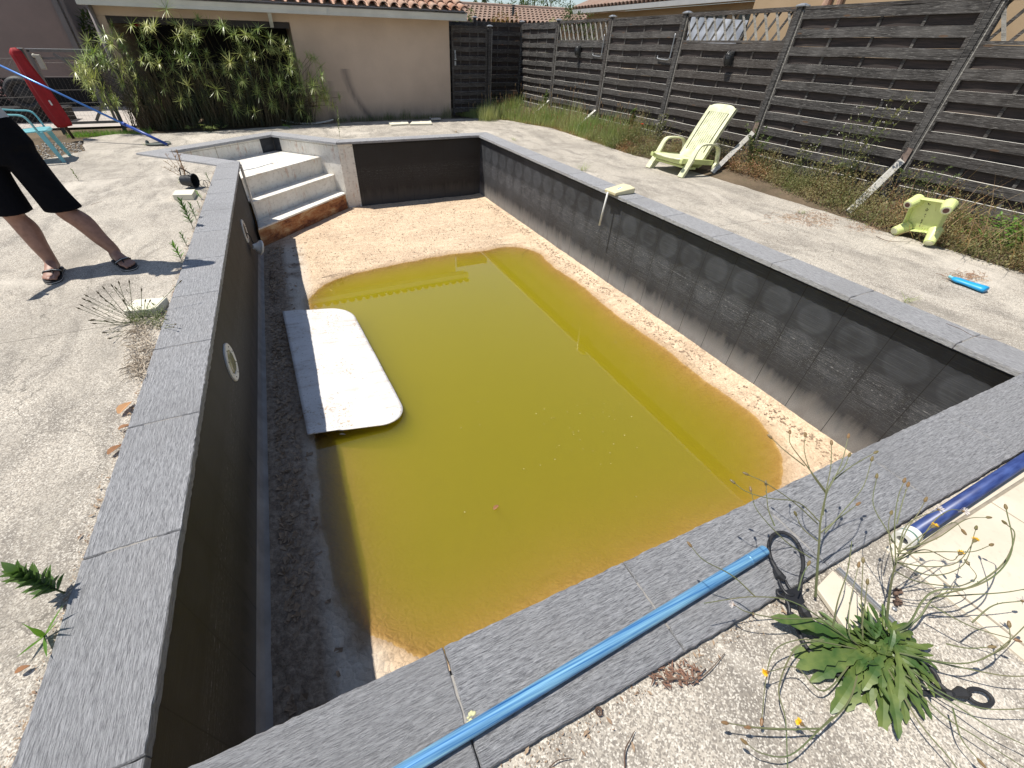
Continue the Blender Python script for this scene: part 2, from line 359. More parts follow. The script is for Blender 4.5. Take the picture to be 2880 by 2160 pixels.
# ------------------------------------------------------------------ mesh helpers
class MB:
    def __init__(s): s.v = []; s.f = []
    def add(s, vs, fs):
        k = len(s.v); s.v += [tuple(v) for v in vs]; s.f += [tuple(i+k for i in f) for f in fs]
    def box(s, c, d, rot=None):
        R = rot.to_matrix() if isinstance(rot, Euler) else (rot or Matrix.Identity(3))
        c = Vector(c); vs = []
        for sx in (-1, 1):
            for sy in (-1, 1):
                for sz in (-1, 1): vs.append(c+R @ Vector((sx*d[0]/2, sy*d[1]/2, sz*d[2]/2)))
        s.add(vs, [(0,1,3,2),(4,6,7,5),(0,4,5,1),(2,3,7,6),(0,2,6,4),(1,5,7,3)])
    def bar(s, a, b, wd, th, up=(0, 0, 1)):
        a, b = Vector(a), Vector(b); x = (b-a).normalized(); y = Vector(up).cross(x)
        if y.length < 1e-4: y = Vector((1, 0, 0)).cross(x)
        y.normalize(); z = x.cross(y)
        s.box((a+b)/2, ((b-a).length, wd, th), Matrix((x, y, z)).transposed())
    def tube(s, pts, r, n=8, cap=True, flat=1.):
        pts = [Vector(p) for p in pts]; m = len(pts)
        rs = r if isinstance(r, (list, tuple)) else [r]*m
        k = len(s.v); prev = None
        for i, p in enumerate(pts):
            d = (pts[min(i+1, m-1)]-pts[max(i-1, 0)])
            d = d.normalized() if d.length > 1e-9 else Vector((0, 0, 1))
            if prev is None:
                a = Vector((0, 0, 1)) if abs(d.z) < .9 else Vector((1, 0, 0))
                u = d.cross(a).normalized()
            else:
                u = (prev-d*prev.dot(d)); u = u.normalized() if u.length > 1e-6 else d.orthogonal().normalized()
            prev = u; v2 = d.cross(u)
            for j in range(n):
                t = 2*PI*j/n
                s.v.append(tuple(p+u*(math.cos(t)*rs[i])+v2*(math.sin(t)*rs[i]*flat)))
        for i in range(m-1):
            for j in range(n):
                a = k+i*n+j; b = k+i*n+(j+1) % n
                s.f.append((a, b, b+n, a+n))
        if cap and n > 2:
            s.f.append(tuple(k+j for j in reversed(range(n)))); s.f.append(tuple(k+(m-1)*n+j for j in range(n)))
    def loft(s, rings, cap=True):
        """rings: lists of points of equal count"""
        k = len(s.v); n = len(rings[0])
        for rg in rings: s.v += [tuple(p) for p in rg]
        for i in range(len(rings)-1):
            for j in range(n):
                a = k+i*n+j; b = k+i*n+(j+1) % n
                s.f.append((a, b, b+n, a+n))
        if cap:
            s.f.append(tuple(k+j for j in reversed(range(n)))); s.f.append(tuple(k+(len(rings)-1)*n+j for j in range(n)))
    def ball(s, c, r, nu=10, nv=7, rot=None):
        c = Vector(c); r = (r, r, r) if not isinstance(r, (tuple, list)) else r
        k = len(s.v); vs = []; R = rot.to_matrix() if rot else Matrix.Identity(3)
        for i in range(1, nv):
            a = PI*i/nv
            for j in range(nu):
                b = 2*PI*j/nu
                vs.append(c+R @ Vector((r[0]*math.sin(a)*math.cos(b), r[1]*math.sin(a)*math.sin(b), r[2]*math.cos(a))))
        vs.append(c+R @ Vector((0, 0, r[2]))); vs.append(c-R @ Vector((0, 0, r[2])))
        fs = []
        for i in range(nv-2):
            for j in range(nu):
                a = i*nu+j; b = i*nu+(j+1) % nu
                fs.append((a, a+nu, b+nu, b))
        T = len(vs)-2; B = len(vs)-1
        for j in range(nu):
            fs.append((T, j, (j+1) % nu)); fs.append((B, (nv-2)*nu+(j+1) % nu, (nv-2)*nu+j))
        s.add(vs, fs)
    def prism(s, poly, z0, z1):
        n = len(poly); k = len(s.v)
        s.v += [(p[0], p[1], z0) for p in poly]+[(p[0], p[1], z1) for p in poly]
        s.f.append(tuple(k+n+i for i in range(n))); s.f.append(tuple(k+i for i in reversed(range(n))))
        for i in range(n): s.f.append((k+i, k+(i+1) % n, k+n+(i+1) % n, k+n+i))
    def blade(s, p, d, L, wd, droop=.3, seg=3, side=None, roll=0.):
        """a narrow leaf from p along d, bending down"""
        p = Vector(p); d = Vector(d).normalized()
        sd = side or d.cross(Vector((0, 0, 1)))
        if sd.length < 1e-3: sd = Vector((random.uniform(-1, 1), random.uniform(-1, 1), 0))
        sd = sd.normalized()
        if roll: sd = Matrix.Rotation(roll, 3, d) @ sd
        k = len(s.v); q = p.copy(); dd = d.copy()
        for i in range(seg+1):
            t = i/seg
            ww = wd*(1-t**1.8)*(.55+.45*min(1, t*4)) if i < seg else 0
            if i < seg: s.v.append(tuple(q-sd*ww/2)); s.v.append(tuple(q+sd*ww/2))
            else: s.v.append(tuple(q))
            dd = (dd+Vector((0, 0, -droop/seg))).normalized(); q = q+dd*(L/seg)
        for i in range(seg-1): a = k+2*i; s.f.append((a, a+1, a+3, a+2))
        a = k+2*(seg-1); s.f.append((a, a+1, a+2))
    def leaf(s, p, d, L, wd, up=(0, 0, 1), fold=.15, seg=4, droop=.2, lobes=0.):
        """a broad leaf with a midrib crease (and optional toothed lobes)"""
        p = Vector(p); d = Vector(d).normalized(); sd = d.cross(Vector(up))
        if sd.length < 1e-3: sd = d.orthogonal()
        sd.normalize(); nn = sd.cross(d)
        k = len(s.v); q = p.copy(); dd = d.copy()
        for i in range(seg+1):
            t = i/seg
            if lobes > 0: ww = wd*.5*(.22+.78*t**.8)*min(1, (1.04-t)*4.5)*(1-lobes*(i % 2))
            else: ww = wd*math.sin(PI*min(1, .06+t*.94)**.85)*.5
            s.v += [tuple(q-sd*ww+nn*ww*fold*2), tuple(q), tuple(q+sd*ww+nn*ww*fold*2)]
            dd = (dd+Vector((0, 0, -droop/seg))).normalized(); q = q+dd*(L/seg)
        for i in range(seg):
            a = k+3*i; s.f += [(a, a+1, a+4, a+3), (a+1, a+2, a+5, a+4)]
    def build(s, name, m, parent=None, smooth=False, bevel=0., loc=None, rot=None, sub=0, remesh=0):
        me = bpy.data.meshes.new(name); me.from_pydata(s.v, [], s.f); me.update()
        ms = m if isinstance(m, (list, tuple)) else [m]
        for q in ms: me.materials.append(q)
        if smooth:
            me.polygons.foreach_set('use_smooth', [True]*len(me.polygons))
        o = bpy.data.objects.new(name, me); C.objects.link(o)
        if parent: o.parent = parent
        if loc is not None: o.location = loc
        if rot is not None: o.rotation_euler = rot
        if remesh:
            md = o.modifiers.new('r', 'REMESH'); md.mode = 'VOXEL'; md.voxel_size = remesh; md.use_smooth_shade = True
            md = o.modifiers.new('s', 'SMOOTH'); md.factor = .5; md.iterations = 4
        if bevel:
            md = o.modifiers.new('b', 'BEVEL'); md.width = bevel; md.segments = 2; md.limit_method = 'ANGLE'; md.angle_limit = rad(40)
        if sub:
            md = o.modifiers.new('u', 'SUBSURF'); md.levels = sub; md.render_levels = sub
        return o
def tag(o, label, cat, group=None, kind=None):
    o['label'] = label
    if cat: o['category'] = cat
    if group: o['group'] = group
    if kind: o['kind'] = kind
    return o
def thing(name, label, cat, loc=(0, 0, 0), rz=0, group=None):
    o = bpy.data.objects.new(name, None); C.objects.link(o); o.location = loc; o.rotation_euler = (0, 0, rz)
    o.empty_display_size = .1
    return tag(o, label, cat, group)
def struct(o, label):
    o['kind'] = 'structure'; o['label'] = label; return o
def R(a, b): return random.uniform(a, b)
def copy_thing(o, parent=None):
    c = o.copy(); C.objects.link(c); c.parent = parent
    for ch in list(o.children): copy_thing(ch, c)
    return c
def curve(pts, n=6):
    """Catmull-Rom through pts"""
    pts = [Vector(p) for p in pts]; out = []
    P = [pts[0]*2-pts[1]]+pts+[pts[-1]*2-pts[-2]]
    for i in range(1, len(P)-2):
        for k in range(n):
            t = k/n; a, b, c, d = P[i-1], P[i], P[i+1], P[i+2]
            out.append(.5*((2*b)+(c-a)*t+(2*a-5*b+4*c-d)*t*t+(3*b-a-3*c+d)*t**3))
    out.append(pts[-1]); return out
def wl(parent):
    t = Vector()
    while parent: t += parent.location; parent = parent.parent
    return -t
def lin(mb, name, m, parent, **k):
    """build a mesh whose points are given in world space under a thing that is only translated"""
    return mb.build(name, m, parent, loc=wl(parent), **k)
def fill_poly(outer, holes, z, name, m):
    bm = bmesh.new(); es = []
    for loop in [outer]+holes:
        vs = [bm.verts.new((p[0], p[1], z)) for p in loop]
        for i in range(len(vs)): es.append(bm.edges.new((vs[i], vs[(i+1) % len(vs)])))
    bmesh.ops.triangle_fill(bm, use_beauty=True, use_dissolve=False, edges=es)
    for f in bm.faces:
        if f.normal.z < 0: f.normal_flip()
    me = bpy.data.meshes.new(name); bm.to_mesh(me); bm.free(); me.materials.append(m)
    o = bpy.data.objects.new(name, me); C.objects.link(o); return o

# ------------------------------------------------------------------ pool geometry
PW, PL, PD = 4.49, 8.574, 1.205
WT = .058                                    # the wall stands this far behind the coping edge
A_, B_, C_, D_ = (0, 7.45), (-1.1, 8.56), (.49, 9.79), (1.59, PL)
INNER = [(0, 0), A_, B_, C_, D_, (PW, PL), (PW, 0)]       # clockwise seen from above
def offset(poly, d):
    n = len(poly); out = []
    for i in range(n):
        p0, p1, p2 = Vector(poly[i-1]), Vector(poly[i]), Vector(poly[(i+1) % n])
        a = (p1-p0).normalized(); b = (p2-p1).normalized()
        na = Vector((-a.y, a.x)); nb = Vector((-b.y, b.x)); s = na+nb; s = s/(1+na.dot(nb))
        out.append(tuple(p1+s*d))
    return out
OUTER = offset(INNER, .31); MIDL = offset(INNER, .12); WALLP = offset(INNER, WT)

# ------------------------------------------------------------------ ground sheets
g = fill_poly([(-70, -60), (80, -60), (80, 110), (-70, 110)], [offset(INNER, .05)], -.075, 'ground', M_SOIL); struct(g, 'bare brown soil ground reaching away beyond the fence')
deck = [(-3.0, -8), (6.62, -8), (6.55, .8), (6.62, 1.3), (6.5, 1.9), (6.82, 3.0), (6.95, 4.1), (6.62, 5.2), (6.45, 6.0), (6.55, 7.1), (6.6, 9.1), (6.15, 10.5), (5.6, 11.05), (4.9, 11.2), (2.5, 11.25), (.9, 11.1), (-.6, 10.75), (-1.9, 10.75), (-2.3, 10.9), (-2.75, 10.45), (-2.4, 9.2), (-3.0, 8.3), (-4.5, 8.0), (-7, 8.0), (-7, -8)]
dk = []
for i, p in enumerate(deck):                                           # ragged edge towards the weeds
    q = deck[(i+1) % len(deck)]; a, b = Vector(p), Vector(q); n = max(1, int((b-a).length/.12)) if (a.x > 5 or a.y > 8) else 1
    for k in range(n):
        v = a.lerp(b, k/n); j = .018 if k else 0; dk.append((v.x+R(-j, j), v.y+R(-j, j)))
dko = fill_poly(dk, [MIDL], -.028, 'patio', M_CONC); struct(dko, 'worn pale exposed aggregate concrete patio round the pool')
# gravel between the patio and the mesh fence
gv = MB()
for i in range(1500):
    x = R(-4.6, -2.35); y = R(8.1, 10.3)
    r = R(.008, .022); gv.ball((x, y, -.06+r*.3), (r, r*R(.7, 1.2), r*.6), 5, 4)
g2 = gv.build('gravel', simple('gravel_stone', (.5, .46, .40), .9, .5, 9, .2), smooth=True); tag(g2, 'pale loose pebbles on the ground beside the turquoise chair', None, None, 'stuff')

# driveway beyond the wire gate
drv = fill_poly([(-30, 12.0), (-2.06, 12.0), (-2.06, 15.75), (-30, 15.75)], [], -.03, 'driveway', simple('pale_driveway', (.46, .42, .38), .9, .2, 5, .2)); struct(drv, 'pale concrete driveway strip behind the gate')

# cream tiled patio, right foreground
tm = MB()
y0 = -.345
for i in range(4):
    for k in range(4):
        xa = 2.565+i*.60; ya = y0-.055-k*.60
        tm.box((xa+.298, ya-.298, -.030), (.592, .592, .024))
ct = tm.build('tiled_patio', M_CREAM, bevel=.002); struct(ct, 'cream square tiles in the right foreground')
bm_ = MB(); bm_.box((3.6, y0-.024, -.030), (2.2, .044, .022)); bm_.box((2.532, y0-1.2, -.030), (.05, 2.3, .022))
bt = bm_.build('tile_border', M_CREAM, bevel=.002); struct(bt, 'narrow cream border strip of the tiled patio')
gr_ = MB(); gr_.box((3.7, y0-1.2, -.034), (2.35, 2.4, .02)); gt = gr_.build('tile_bed', simple('tile_grout', (.32, .28, .22), .95, .3, 30, .3)); struct(gt, 'greyish grout bed under the cream tiles')

# raised soil strip by the right fence
def soil(x, y):
    t = min(1, max(0, (x-6.4)/.9)); n = noise.noise(Vector((x*1.7, y*1.7, 3)))+.5*noise.noise(Vector((x*6, y*6, 1)))
    return -.05+t*.12+t*.05*n
sv = MB(); nx, ny = 26, 260
for j in range(ny+1):
    for i in range(nx+1):
        x = 5.9+(9.2-5.9)*i/nx; y = -8+21.5*j/ny; sv.v.append((x, y, soil(x, y)-(.03 if i == 0 else 0)))
for j in range(ny):
    for i in range(nx): a = j*(nx+1)+i; sv.f.append((a, a+1, a+nx+2, a+nx+1))
s_ = sv.build('soil_bed', M_SOIL, smooth=True); struct(s_, 'strip of bare raised earth along the right wooden fence')

# ------------------------------------------------------------------ the pool
pool = thing('swimming_pool', 'half drained sunken pool with dark liner walls and grey slate coping', 'pool', (2.2, 4.2, -1.2))
def rr(x, y):                                 # signed distance to the rounded outline of the water
    cx, cy, hx, hy, r = 2.27, 3.02, 1.93, 2.68, .75
    if y > 3: r = .62 if x > cx else .7
    wob = .05*noise.noise(Vector((x*1.3, y*1.3, 0)))+.03*noise.noise(Vector((x*4, y*4, 5)))+.012*noise.noise(Vector((x*13, y*13, 5)))
    tilt = .12*max(0, (y-4.4))*max(0, (2.2-x))/2.2
    hx2 = hx-(.08*max(0, y-2.2) if x < cx else 0)
    qx = abs(x-cx)-hx2+r; qy = abs(y-cy)-(hy-tilt*2.2)+r
    return math.hypot(max(qx, 0), max(qy, 0))+min(max(qx, qy), 0)-r+wob
WZ = -1.252
def bed(x, y):
    d = rr(x, y)
    n = noise.noise(Vector((x*2, y*2, 9)))*.008+noise.noise(Vector((x*9, y*9, 2)))*.004+noise.noise(Vector((x*28, y*28, 4)))*.0022
    flat = -1.205+n
    if d > .4: z = flat
    elif d > 0: t = d/.4; z = WZ+(flat-WZ)*(1-(1-t)**1.7)+n*.5*(1-t)
    else: z = WZ-.30*(1-math.exp(d/.55))+d*.035+n*.5
    e = min(x, PW-x, y)                       # cove: mud banks up slightly against the walls
    if x > PW-.13 : z += (1-(PW-x)/.13)*.012
    return z
fb = MB(); NX, NY = 190, 400; X0, X1, Y0, Y1 = -1.2, PW+.06, -.06, 9.9
for j in range(NY+1):
    for i in range(NX+1):
        x = X0+(X1-X0)*i/NX; y = Y0+(Y1-Y0)*j/NY; fb.v.append((x, y, bed(x, y)))
for j in range(NY):
    for i in range(NX):
        x = X0+(X1-X0)*i/NX; y = Y0+(Y1-Y0)*j/NY
        if x < -.1 and y < 7: continue
        a = j*(NX+1)+i; fb.f.append((a, a+1, a+NX+2, a+NX+1))
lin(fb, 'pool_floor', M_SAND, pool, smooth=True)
# walls in local frames: x along the wall, z up, face at y = 0, body behind
def wall(p, q, m, name='pool_wall', z0=-1.5, z1=-.038):
    p, q = Vector(p), Vector(q); L = (q-p).length; a = math.atan2(q.y-p.y, q.x-p.x)
    mb = MB(); mb.box((L/2, .04, (z0+z1)/2), (L+.0, .08, z1-z0))
    return mb.build(name, m, pool, loc=(p.x-pool.location.x, p.y-pool.location.y, -pool.location.z), rot=(0, 0, a))
Wp = WALLP
wall((PW+WT, PL+.146), (PW+WT, -.1), M_LINER)        # placed so that local y points out of the pool
wall((-WT, -.1), (-WT, 7.44), M_LINER_SHADE)  # browner liner, its colour also lowered to carry the wall's shade
wall((-.1, -WT), (-.1, -WT), M_LINER_SHADE) if 0 else None
wall((PW+.1, -WT), (-.1, -WT), M_LINER_SHADE)
wall(Wp[4], (PW+.1, PL+WT), m_liner('dark_liner_far_shade', .3, .34, 0))  # far wall's shade is put into its liner colour
# grey concrete cove along the foot of the left wall
cv = MB(); prof = [(-.060, -1.10), (-.0575, -1.10), (-.052, -1.145), (-.038, -1.18), (-.010, -1.203), (-.002, -1.24), (-.060, -1.24)]
cv.loft([[(px_, y, pz) for px_, pz in prof] for y in (-.1, 2.3, 4.7, 7.1)])
lin(cv, 'cove_strip', simple('grey_cement', (.34, .32, .30), .8, .3, 6, .2, col2=(.22, .205, .19)), pool, smooth=False)
# coping slabs
joints = {0: [-.31, .07]+[.07+.70*k for k in range(1, 11)]+[None], 4: None, 5: None, 6: None}
def slab(poly, ang, org):
    """poly in the local frame of its edge (x along)"""
    mb = MB(); out = []
    for i, p in enumerate(poly):
        q = poly[(i+1) % len(poly)]; a, b = Vector(p), Vector(q); n = max(1, int((b-a).length/.022))
        for k in range(n):
            v = a.lerp(b, k/n)
            j = .0022 if k else 0
            out.append((v.x+R(-j, j), v.y+R(-j, j)))
    n = len(out)
    top = [(x, y, -.0 + R(-.0008, .0008)) for x, y in out]; cxy = (sum(p[0] for p in out)/n, sum(p[1] for p in out)/n)
    r1 = [(x, y, -.040) for x, y in out]
    r2 = []
    for x, y in out: 
        r2.append((x, y, -.005+R(-.0012, .001)))
    r3 = []
    for x, y in out:
        dx, dy = cxy[0]-x, cxy[1]-y; l = math.hypot(dx, dy); r3.append((x+dx/l*.004, y+dy/l*.004, 0))
    mb.loft([r1, r2, r3])
    o = mb.build('coping_slab', M_SLATE, pool, loc=(org[0]-pool.location.x, org[1]-pool.location.y, -pool.location.z+R(-.0009, .0009)), rot=(0, 0, ang))
    return o
nE = len(INNER)
def local(p, org, ang): 
    d = Vector(p)-Vector(org); c, s = math.cos(-ang), math.sin(-ang); return (d.x*c-d.y*s, d.x*s+d.y*c)
SP = {0: (.07, .70), 1: (.45, .70), 2: (.3, .70), 3: (.5, .70), 4: (.62, .70), 5: (.05, .68), 6: (.19, .70)}
for e in range(nE):
    p, q = Vector(INNER[e]), Vector(INNER[(e+1) % nE]); P2, Q2 = OUTER[e], OUTER[(e+1) % nE]
    L = (q-p).length; ang = math.atan2(q.y-p.y, q.x-p.x)
    ox0 = local(P2, p, ang)[0]; ox1 = local(Q2, p, ang)[0]; oy = local(P2, p, ang)[1]
    st, dl = SP[e]
    if e == 5: st = (L-.33) % .68
    if e == 6: st = (PW-.807) % .70
    cuts = []; x = st
    while x < L-.12:
        if x > .12 or e in (0,): cuts.append(x)
        x += dl
    xs = [0]+[c for c in cuts if c > .03]+[L]; g_ = .0022
    for i in range(len(xs)-1):
        a, b = xs[i], xs[i+1]
        la = (a+g_, g_*0) ; lb = (b-g_, 0)
        oa = ox0+g_ if i == 0 else a+g_; ob = ox1-g_ if i == len(xs)-2 else b-g_
        slab([la, lb, (ob, oy), (oa, oy)], ang, p)
# mortar bed below the slabs
md = MB()
for e in range(nE):
    a, b = INNER[e], INNER[(e+1) % nE]
    m0, m1 = offset(INNER, .075)[e], offset(INNER, .075)[(e+1) % nE]; n0, n1 = offset(INNER, .295)[e], offset(INNER, .295)[(e+1) % nE]
    md.prism([m1, m0, n0, n1], -.12, -.0385)
    md.prism([offset(INNER, .08)[(e+1) % nE], offset(INNER, .08)[e], offset(INNER, .24)[e], offset(INNER, .24)[(e+1) % nE]], -.0384, -.004)
lin(md, 'mortar_bed', simple('grey_mortar', (.33, .31, .28), .95, .3, 40, .3), pool)

# water body
wm = MB(); N = 96; ring = []
def edge_pt(a):
    lo, hi = 0, 5.0
    for _ in range(28):
        m_ = (lo+hi)/2
        if rr(2.27+math.cos(a)*m_, 3.02+math.sin(a)*m_) < .10: lo = m_
        else: hi = m_
    return (2.27+math.cos(a)*lo, 3.02+math.sin(a)*lo)
pts = [edge_pt(2*PI*i/N) for i in range(N)]
wm.v = [(x, y, WZ) for x, y in pts]+[(x, y, -1.72) for x, y in pts]
wm.f = [tuple(range(N)), tuple(range(2*N-1, N-1, -1))]+[(i, i+N, (i+1) % N+N, (i+1) % N) for i in range(N)]
wt = wm.build('water', M_WATER); struct(wt, 'stagnant murky olive green water in the bottom of the pool')

# ------------------------------------------------------------------ corner staircase and its white shell
stc = thing('pool_staircase', 'grimy white three step corner stair unit with rusty bottom riser', 'stairs', (.3, 8.2, -1.2))
def shell(p, q, z0, z1, th=.012, name='side_panel', m=None, inset=WT):
    p, q = Vector(p), Vector(q); L = (q-p).length; a = math.atan2(q.y-p.y, q.x-p.x)
    mb = MB(); mb.box((L/2, -.0+th/2, (z0+z1)/2), (L, th, z1-z0))
    return mb.build(name, m or M_PANEL, stc, loc=(p.x-stc.location.x, p.y-stc.location.y, -stc.location.z), rot=(0, 0, a), bevel=.002)
wA, wB, wC, wD = [Vector(Wp[i]) for i in (1, 2, 3, 4)]
shell(wA, wA.lerp(wB, .52), -1.25, -.04); shell(wA.lerp(wB, .525), wB, -1.25, -.04)
k1 = .5
shell(wB, wB.lerp(wC, .42), -.40, -.042); shell(wB.lerp(wC, .424), wB.lerp(wC, .86), -.40, -.042)
shell(wB.lerp(wC, .86), wC, -.40, -.041, m=M_LINER, name='dark_strip'); shell(wC, wC.lerp(wD, .11), -.6, -.041, m=M_LINER, name='dark_strip')
shell(wC.lerp(wD, .11), wC.lerp(wD, .66), -1.25, -.043); shell(wC.lerp(wD, .66), wD, -1.25, -.043, th=.014)
# return flange screwed to the dark far wall
fl = MB(); fl.prism([(wD.x, wD.y-.018), (1.885, PL+WT-.012), (1.875, PL+WT-.001), (wD.x, wD.y)], -1.22, -.045)
flo = lin(fl, 'flange', m_panel('white_flange_panel', .8), stc)
for z in (-.08, -.38, -.62, -.88, -1.1): sc = MB(); sc.ball((1.862, PL+WT-.016, z), (.007, .004, .007), 6, 4); lin(sc, 'screw', M_RUBBER, flo)
rs_ = MB()
# treads: nose lines run parallel to A-D
u = Vector((1.6, 1.52)).normalized(); nrm = Vector((-u.y, u.x))        # nrm points back up the stairs
N3 = Vector((0.0, 6.98)); N2 = Vector((0, 7.40)); N1 = Vector((0, 7.77))
def cut(N, wall_a, wall_b):                                          # intersection of nose line with a wall
    d2 = Vector(wall_b)-Vector(wall_a); w0 = Vector(wall_a)-N
    den = u.x*d2.y-u.y*d2.x; t = (w0.x*d2.y-w0.y*d2.x)/den; return N+u*t
LE = [(N1, -.30), (N2, -.60), (N3, -.90)]
backs = []
for i, (N, z) in enumerate(LE):
    Rr = cut(N, wC, wD) if i < 2 else Vector((1.605, N.y+1.605*u.y/u.x))
    if i == 2: Rr = Vector((1.60, PL-.01))
    Ll = N+u*.0
    if N.y > 7.45: Ll = cut(N, wA, wB)
    u2 = (Rr-Ll).normalized(); n2 = Vector((-u2.y, u2.x))
    tr = MB(); dep = .46 if i else 0
    if i == 0: poly = [Ll, Rr, wC, wB]
    else:
        PN = LE[i-1][0]; PR = cut(PN, wC, wD); PLl = PN if PN.y <= 7.45 else cut(PN, wA, wB)
        poly = [Ll, Rr, (wD if i == 2 else Rr), PR+n2*.02, PLl+n2*.02, ((0, 7.45) if (i == 2) else PLl+n2*.02)]
        if i == 2: poly = [Ll, Rr, PR+n2*.03, PLl+n2*.03]
    poly = [(p[0], p[1]) for p in poly]
    tr.prism(poly, z-.028, z)
    t_ = lin(tr, 'tread', M_PANEL, stc, bevel=.004)
    ri = MB(); a = Ll+n2*.014; b = Rr+n2*.014; zz = -1.28 if i == 2 else z-.33
    ang = math.atan2(u2.y, u2.x); L = (b-a).length
    ri.box((L/2, .006, (z-.028+zz)/2), (L, .012, (z-.028-zz)))
    ri.build('riser', M_RUST if i == 2 else M_PANEL, stc, loc=(a.x-stc.location.x, a.y-stc.location.y, -stc.location.z), rot=(0, 0, ang))
# end post of the left wall, seen edge-on in white
ep = MB(); ep.prism([(-.02, 7.36), (.012, 7.36), (.012, 7.46), (-.02, 7.48)], -1.25, -.045); lin(ep, 'edge_trim', M_PANEL, stc)

# ------------------------------------------------------------------ things lying in the pool
def sheetm(poly_fn, nx, ny, zf, name, m, th=.006):
    mb = MB()
    return mb
mt = MB()   # big white board, two rounded corners
Pa, Pb, Pc, Pd = [Vector(p) for p in ((.205, 4.55), (1.0, 4.50), (1.185, 2.20), (.317, 2.31))]
gx, gy = 26, 60; idx = {}
def inboard(s, t):
    """shrink rows near the far (right) corners to round them"""
    r = .26; w_ = 1.0
    dy = min(t, 1-t)*2.2
    if dy < r: w_ = 1-(r-math.sqrt(max(0, r*r-(r-dy)**2)))/.83
    return w_
for j in range(gy+1):
    t = .5-.5*math.cos(PI*j/gy)
    wd = inboard(0, t)
    for i in range(gx+1):
        s = i/gx*wd
        p = Pa.lerp(Pb, s).lerp(Pd.lerp(Pc, s), t)
        z = -1.168-.068*s**1.3+.010*noise.noise(Vector((p.x*1.5, p.y*2.6, 0)))+(.012*abs(t-.5)*2 if s < .3 else 0)
        z += .004*math.sin(t*26)*(.5+noise.noise(Vector((p.x*2, p.y*2, 4))))
        idx[(i, j)] = len(mt.v); mt.v.append((p.x, p.y, z))
for j in range(gy):
    for i in range(gx): mt.f.append((idx[i, j], idx[i, j+1], idx[i+1, j+1], idx[i+1, j]))
def m_board():
    h = H('grubby_white_board'); p = h.pos(); n1 = h.noise(p, 2.2, 6, .7); n2 = h.noise(p, 34, 5, .75); n3 = h.noise(h.pos((1.4, 7, 1)), 1.7, 5, .7)
    c = h.mix(h.rng(n1, .35, .7), (.80, .77, .74), (.62, .59, .56))
    c = h.mix(h.m2('MULTIPLY', h.rng(n2, .54, .64), h.rng(n1, .46, .58)), c, (.40, .27, .13))
    c = h.mix(h.rng(n3, .52, .66, 0, .5), c, (.44, .36, .29))
    c = h.mix(h.m2('MULTIPLY', h.rng(h.noise(p, 60, 2), .66, .7), .8), c, (.2, .18, .15))
    h.bsdf(c, .5, n1, .15, .01); return h.m
bo = mt.build('plastic_board', m_board(), smooth=True); tag(bo, 'large grubby white sheet with two rounded corners at the left edge of the green water', 'sheet')
md_ = bo.modifiers.new('s', 'SOLIDIFY'); md_.thickness = .009; md_.offset = 1
# crumpled scrap on the top stair
cs = MB(); n_ = 16
for j in range(n_+1):
    for i in range(n_+1):
        s, t = i/n_, j/n_; p = Vector((-.22, 8.30)).lerp(Vector((.36, 8.72)), s)+Vector((-.24, .22))*(t-.5)*(.75+.25*math.sin(s*5))
        cs.v.append((p.x, p.y, -.296+.030*max(0, math.sin(s*7+t*2))*math.sin(t*PI)+.01*abs(t-.5)))
for j in range(n_):
    for i in range(n_): a = j*(n_+1)+i; cs.f.append((a, a+1, a+n_+2, a+n_+1))
cso = cs.build('plastic_scrap', simple('bright_white_sheet', (.82, .82, .80), .5, .05, 4, .02), smooth=True); tag(cso, 'wavy bright white sheet lying on the top stair', 'sheet')
md_ = cso.modifiers.new('s', 'SOLIDIFY'); md_.thickness = .005

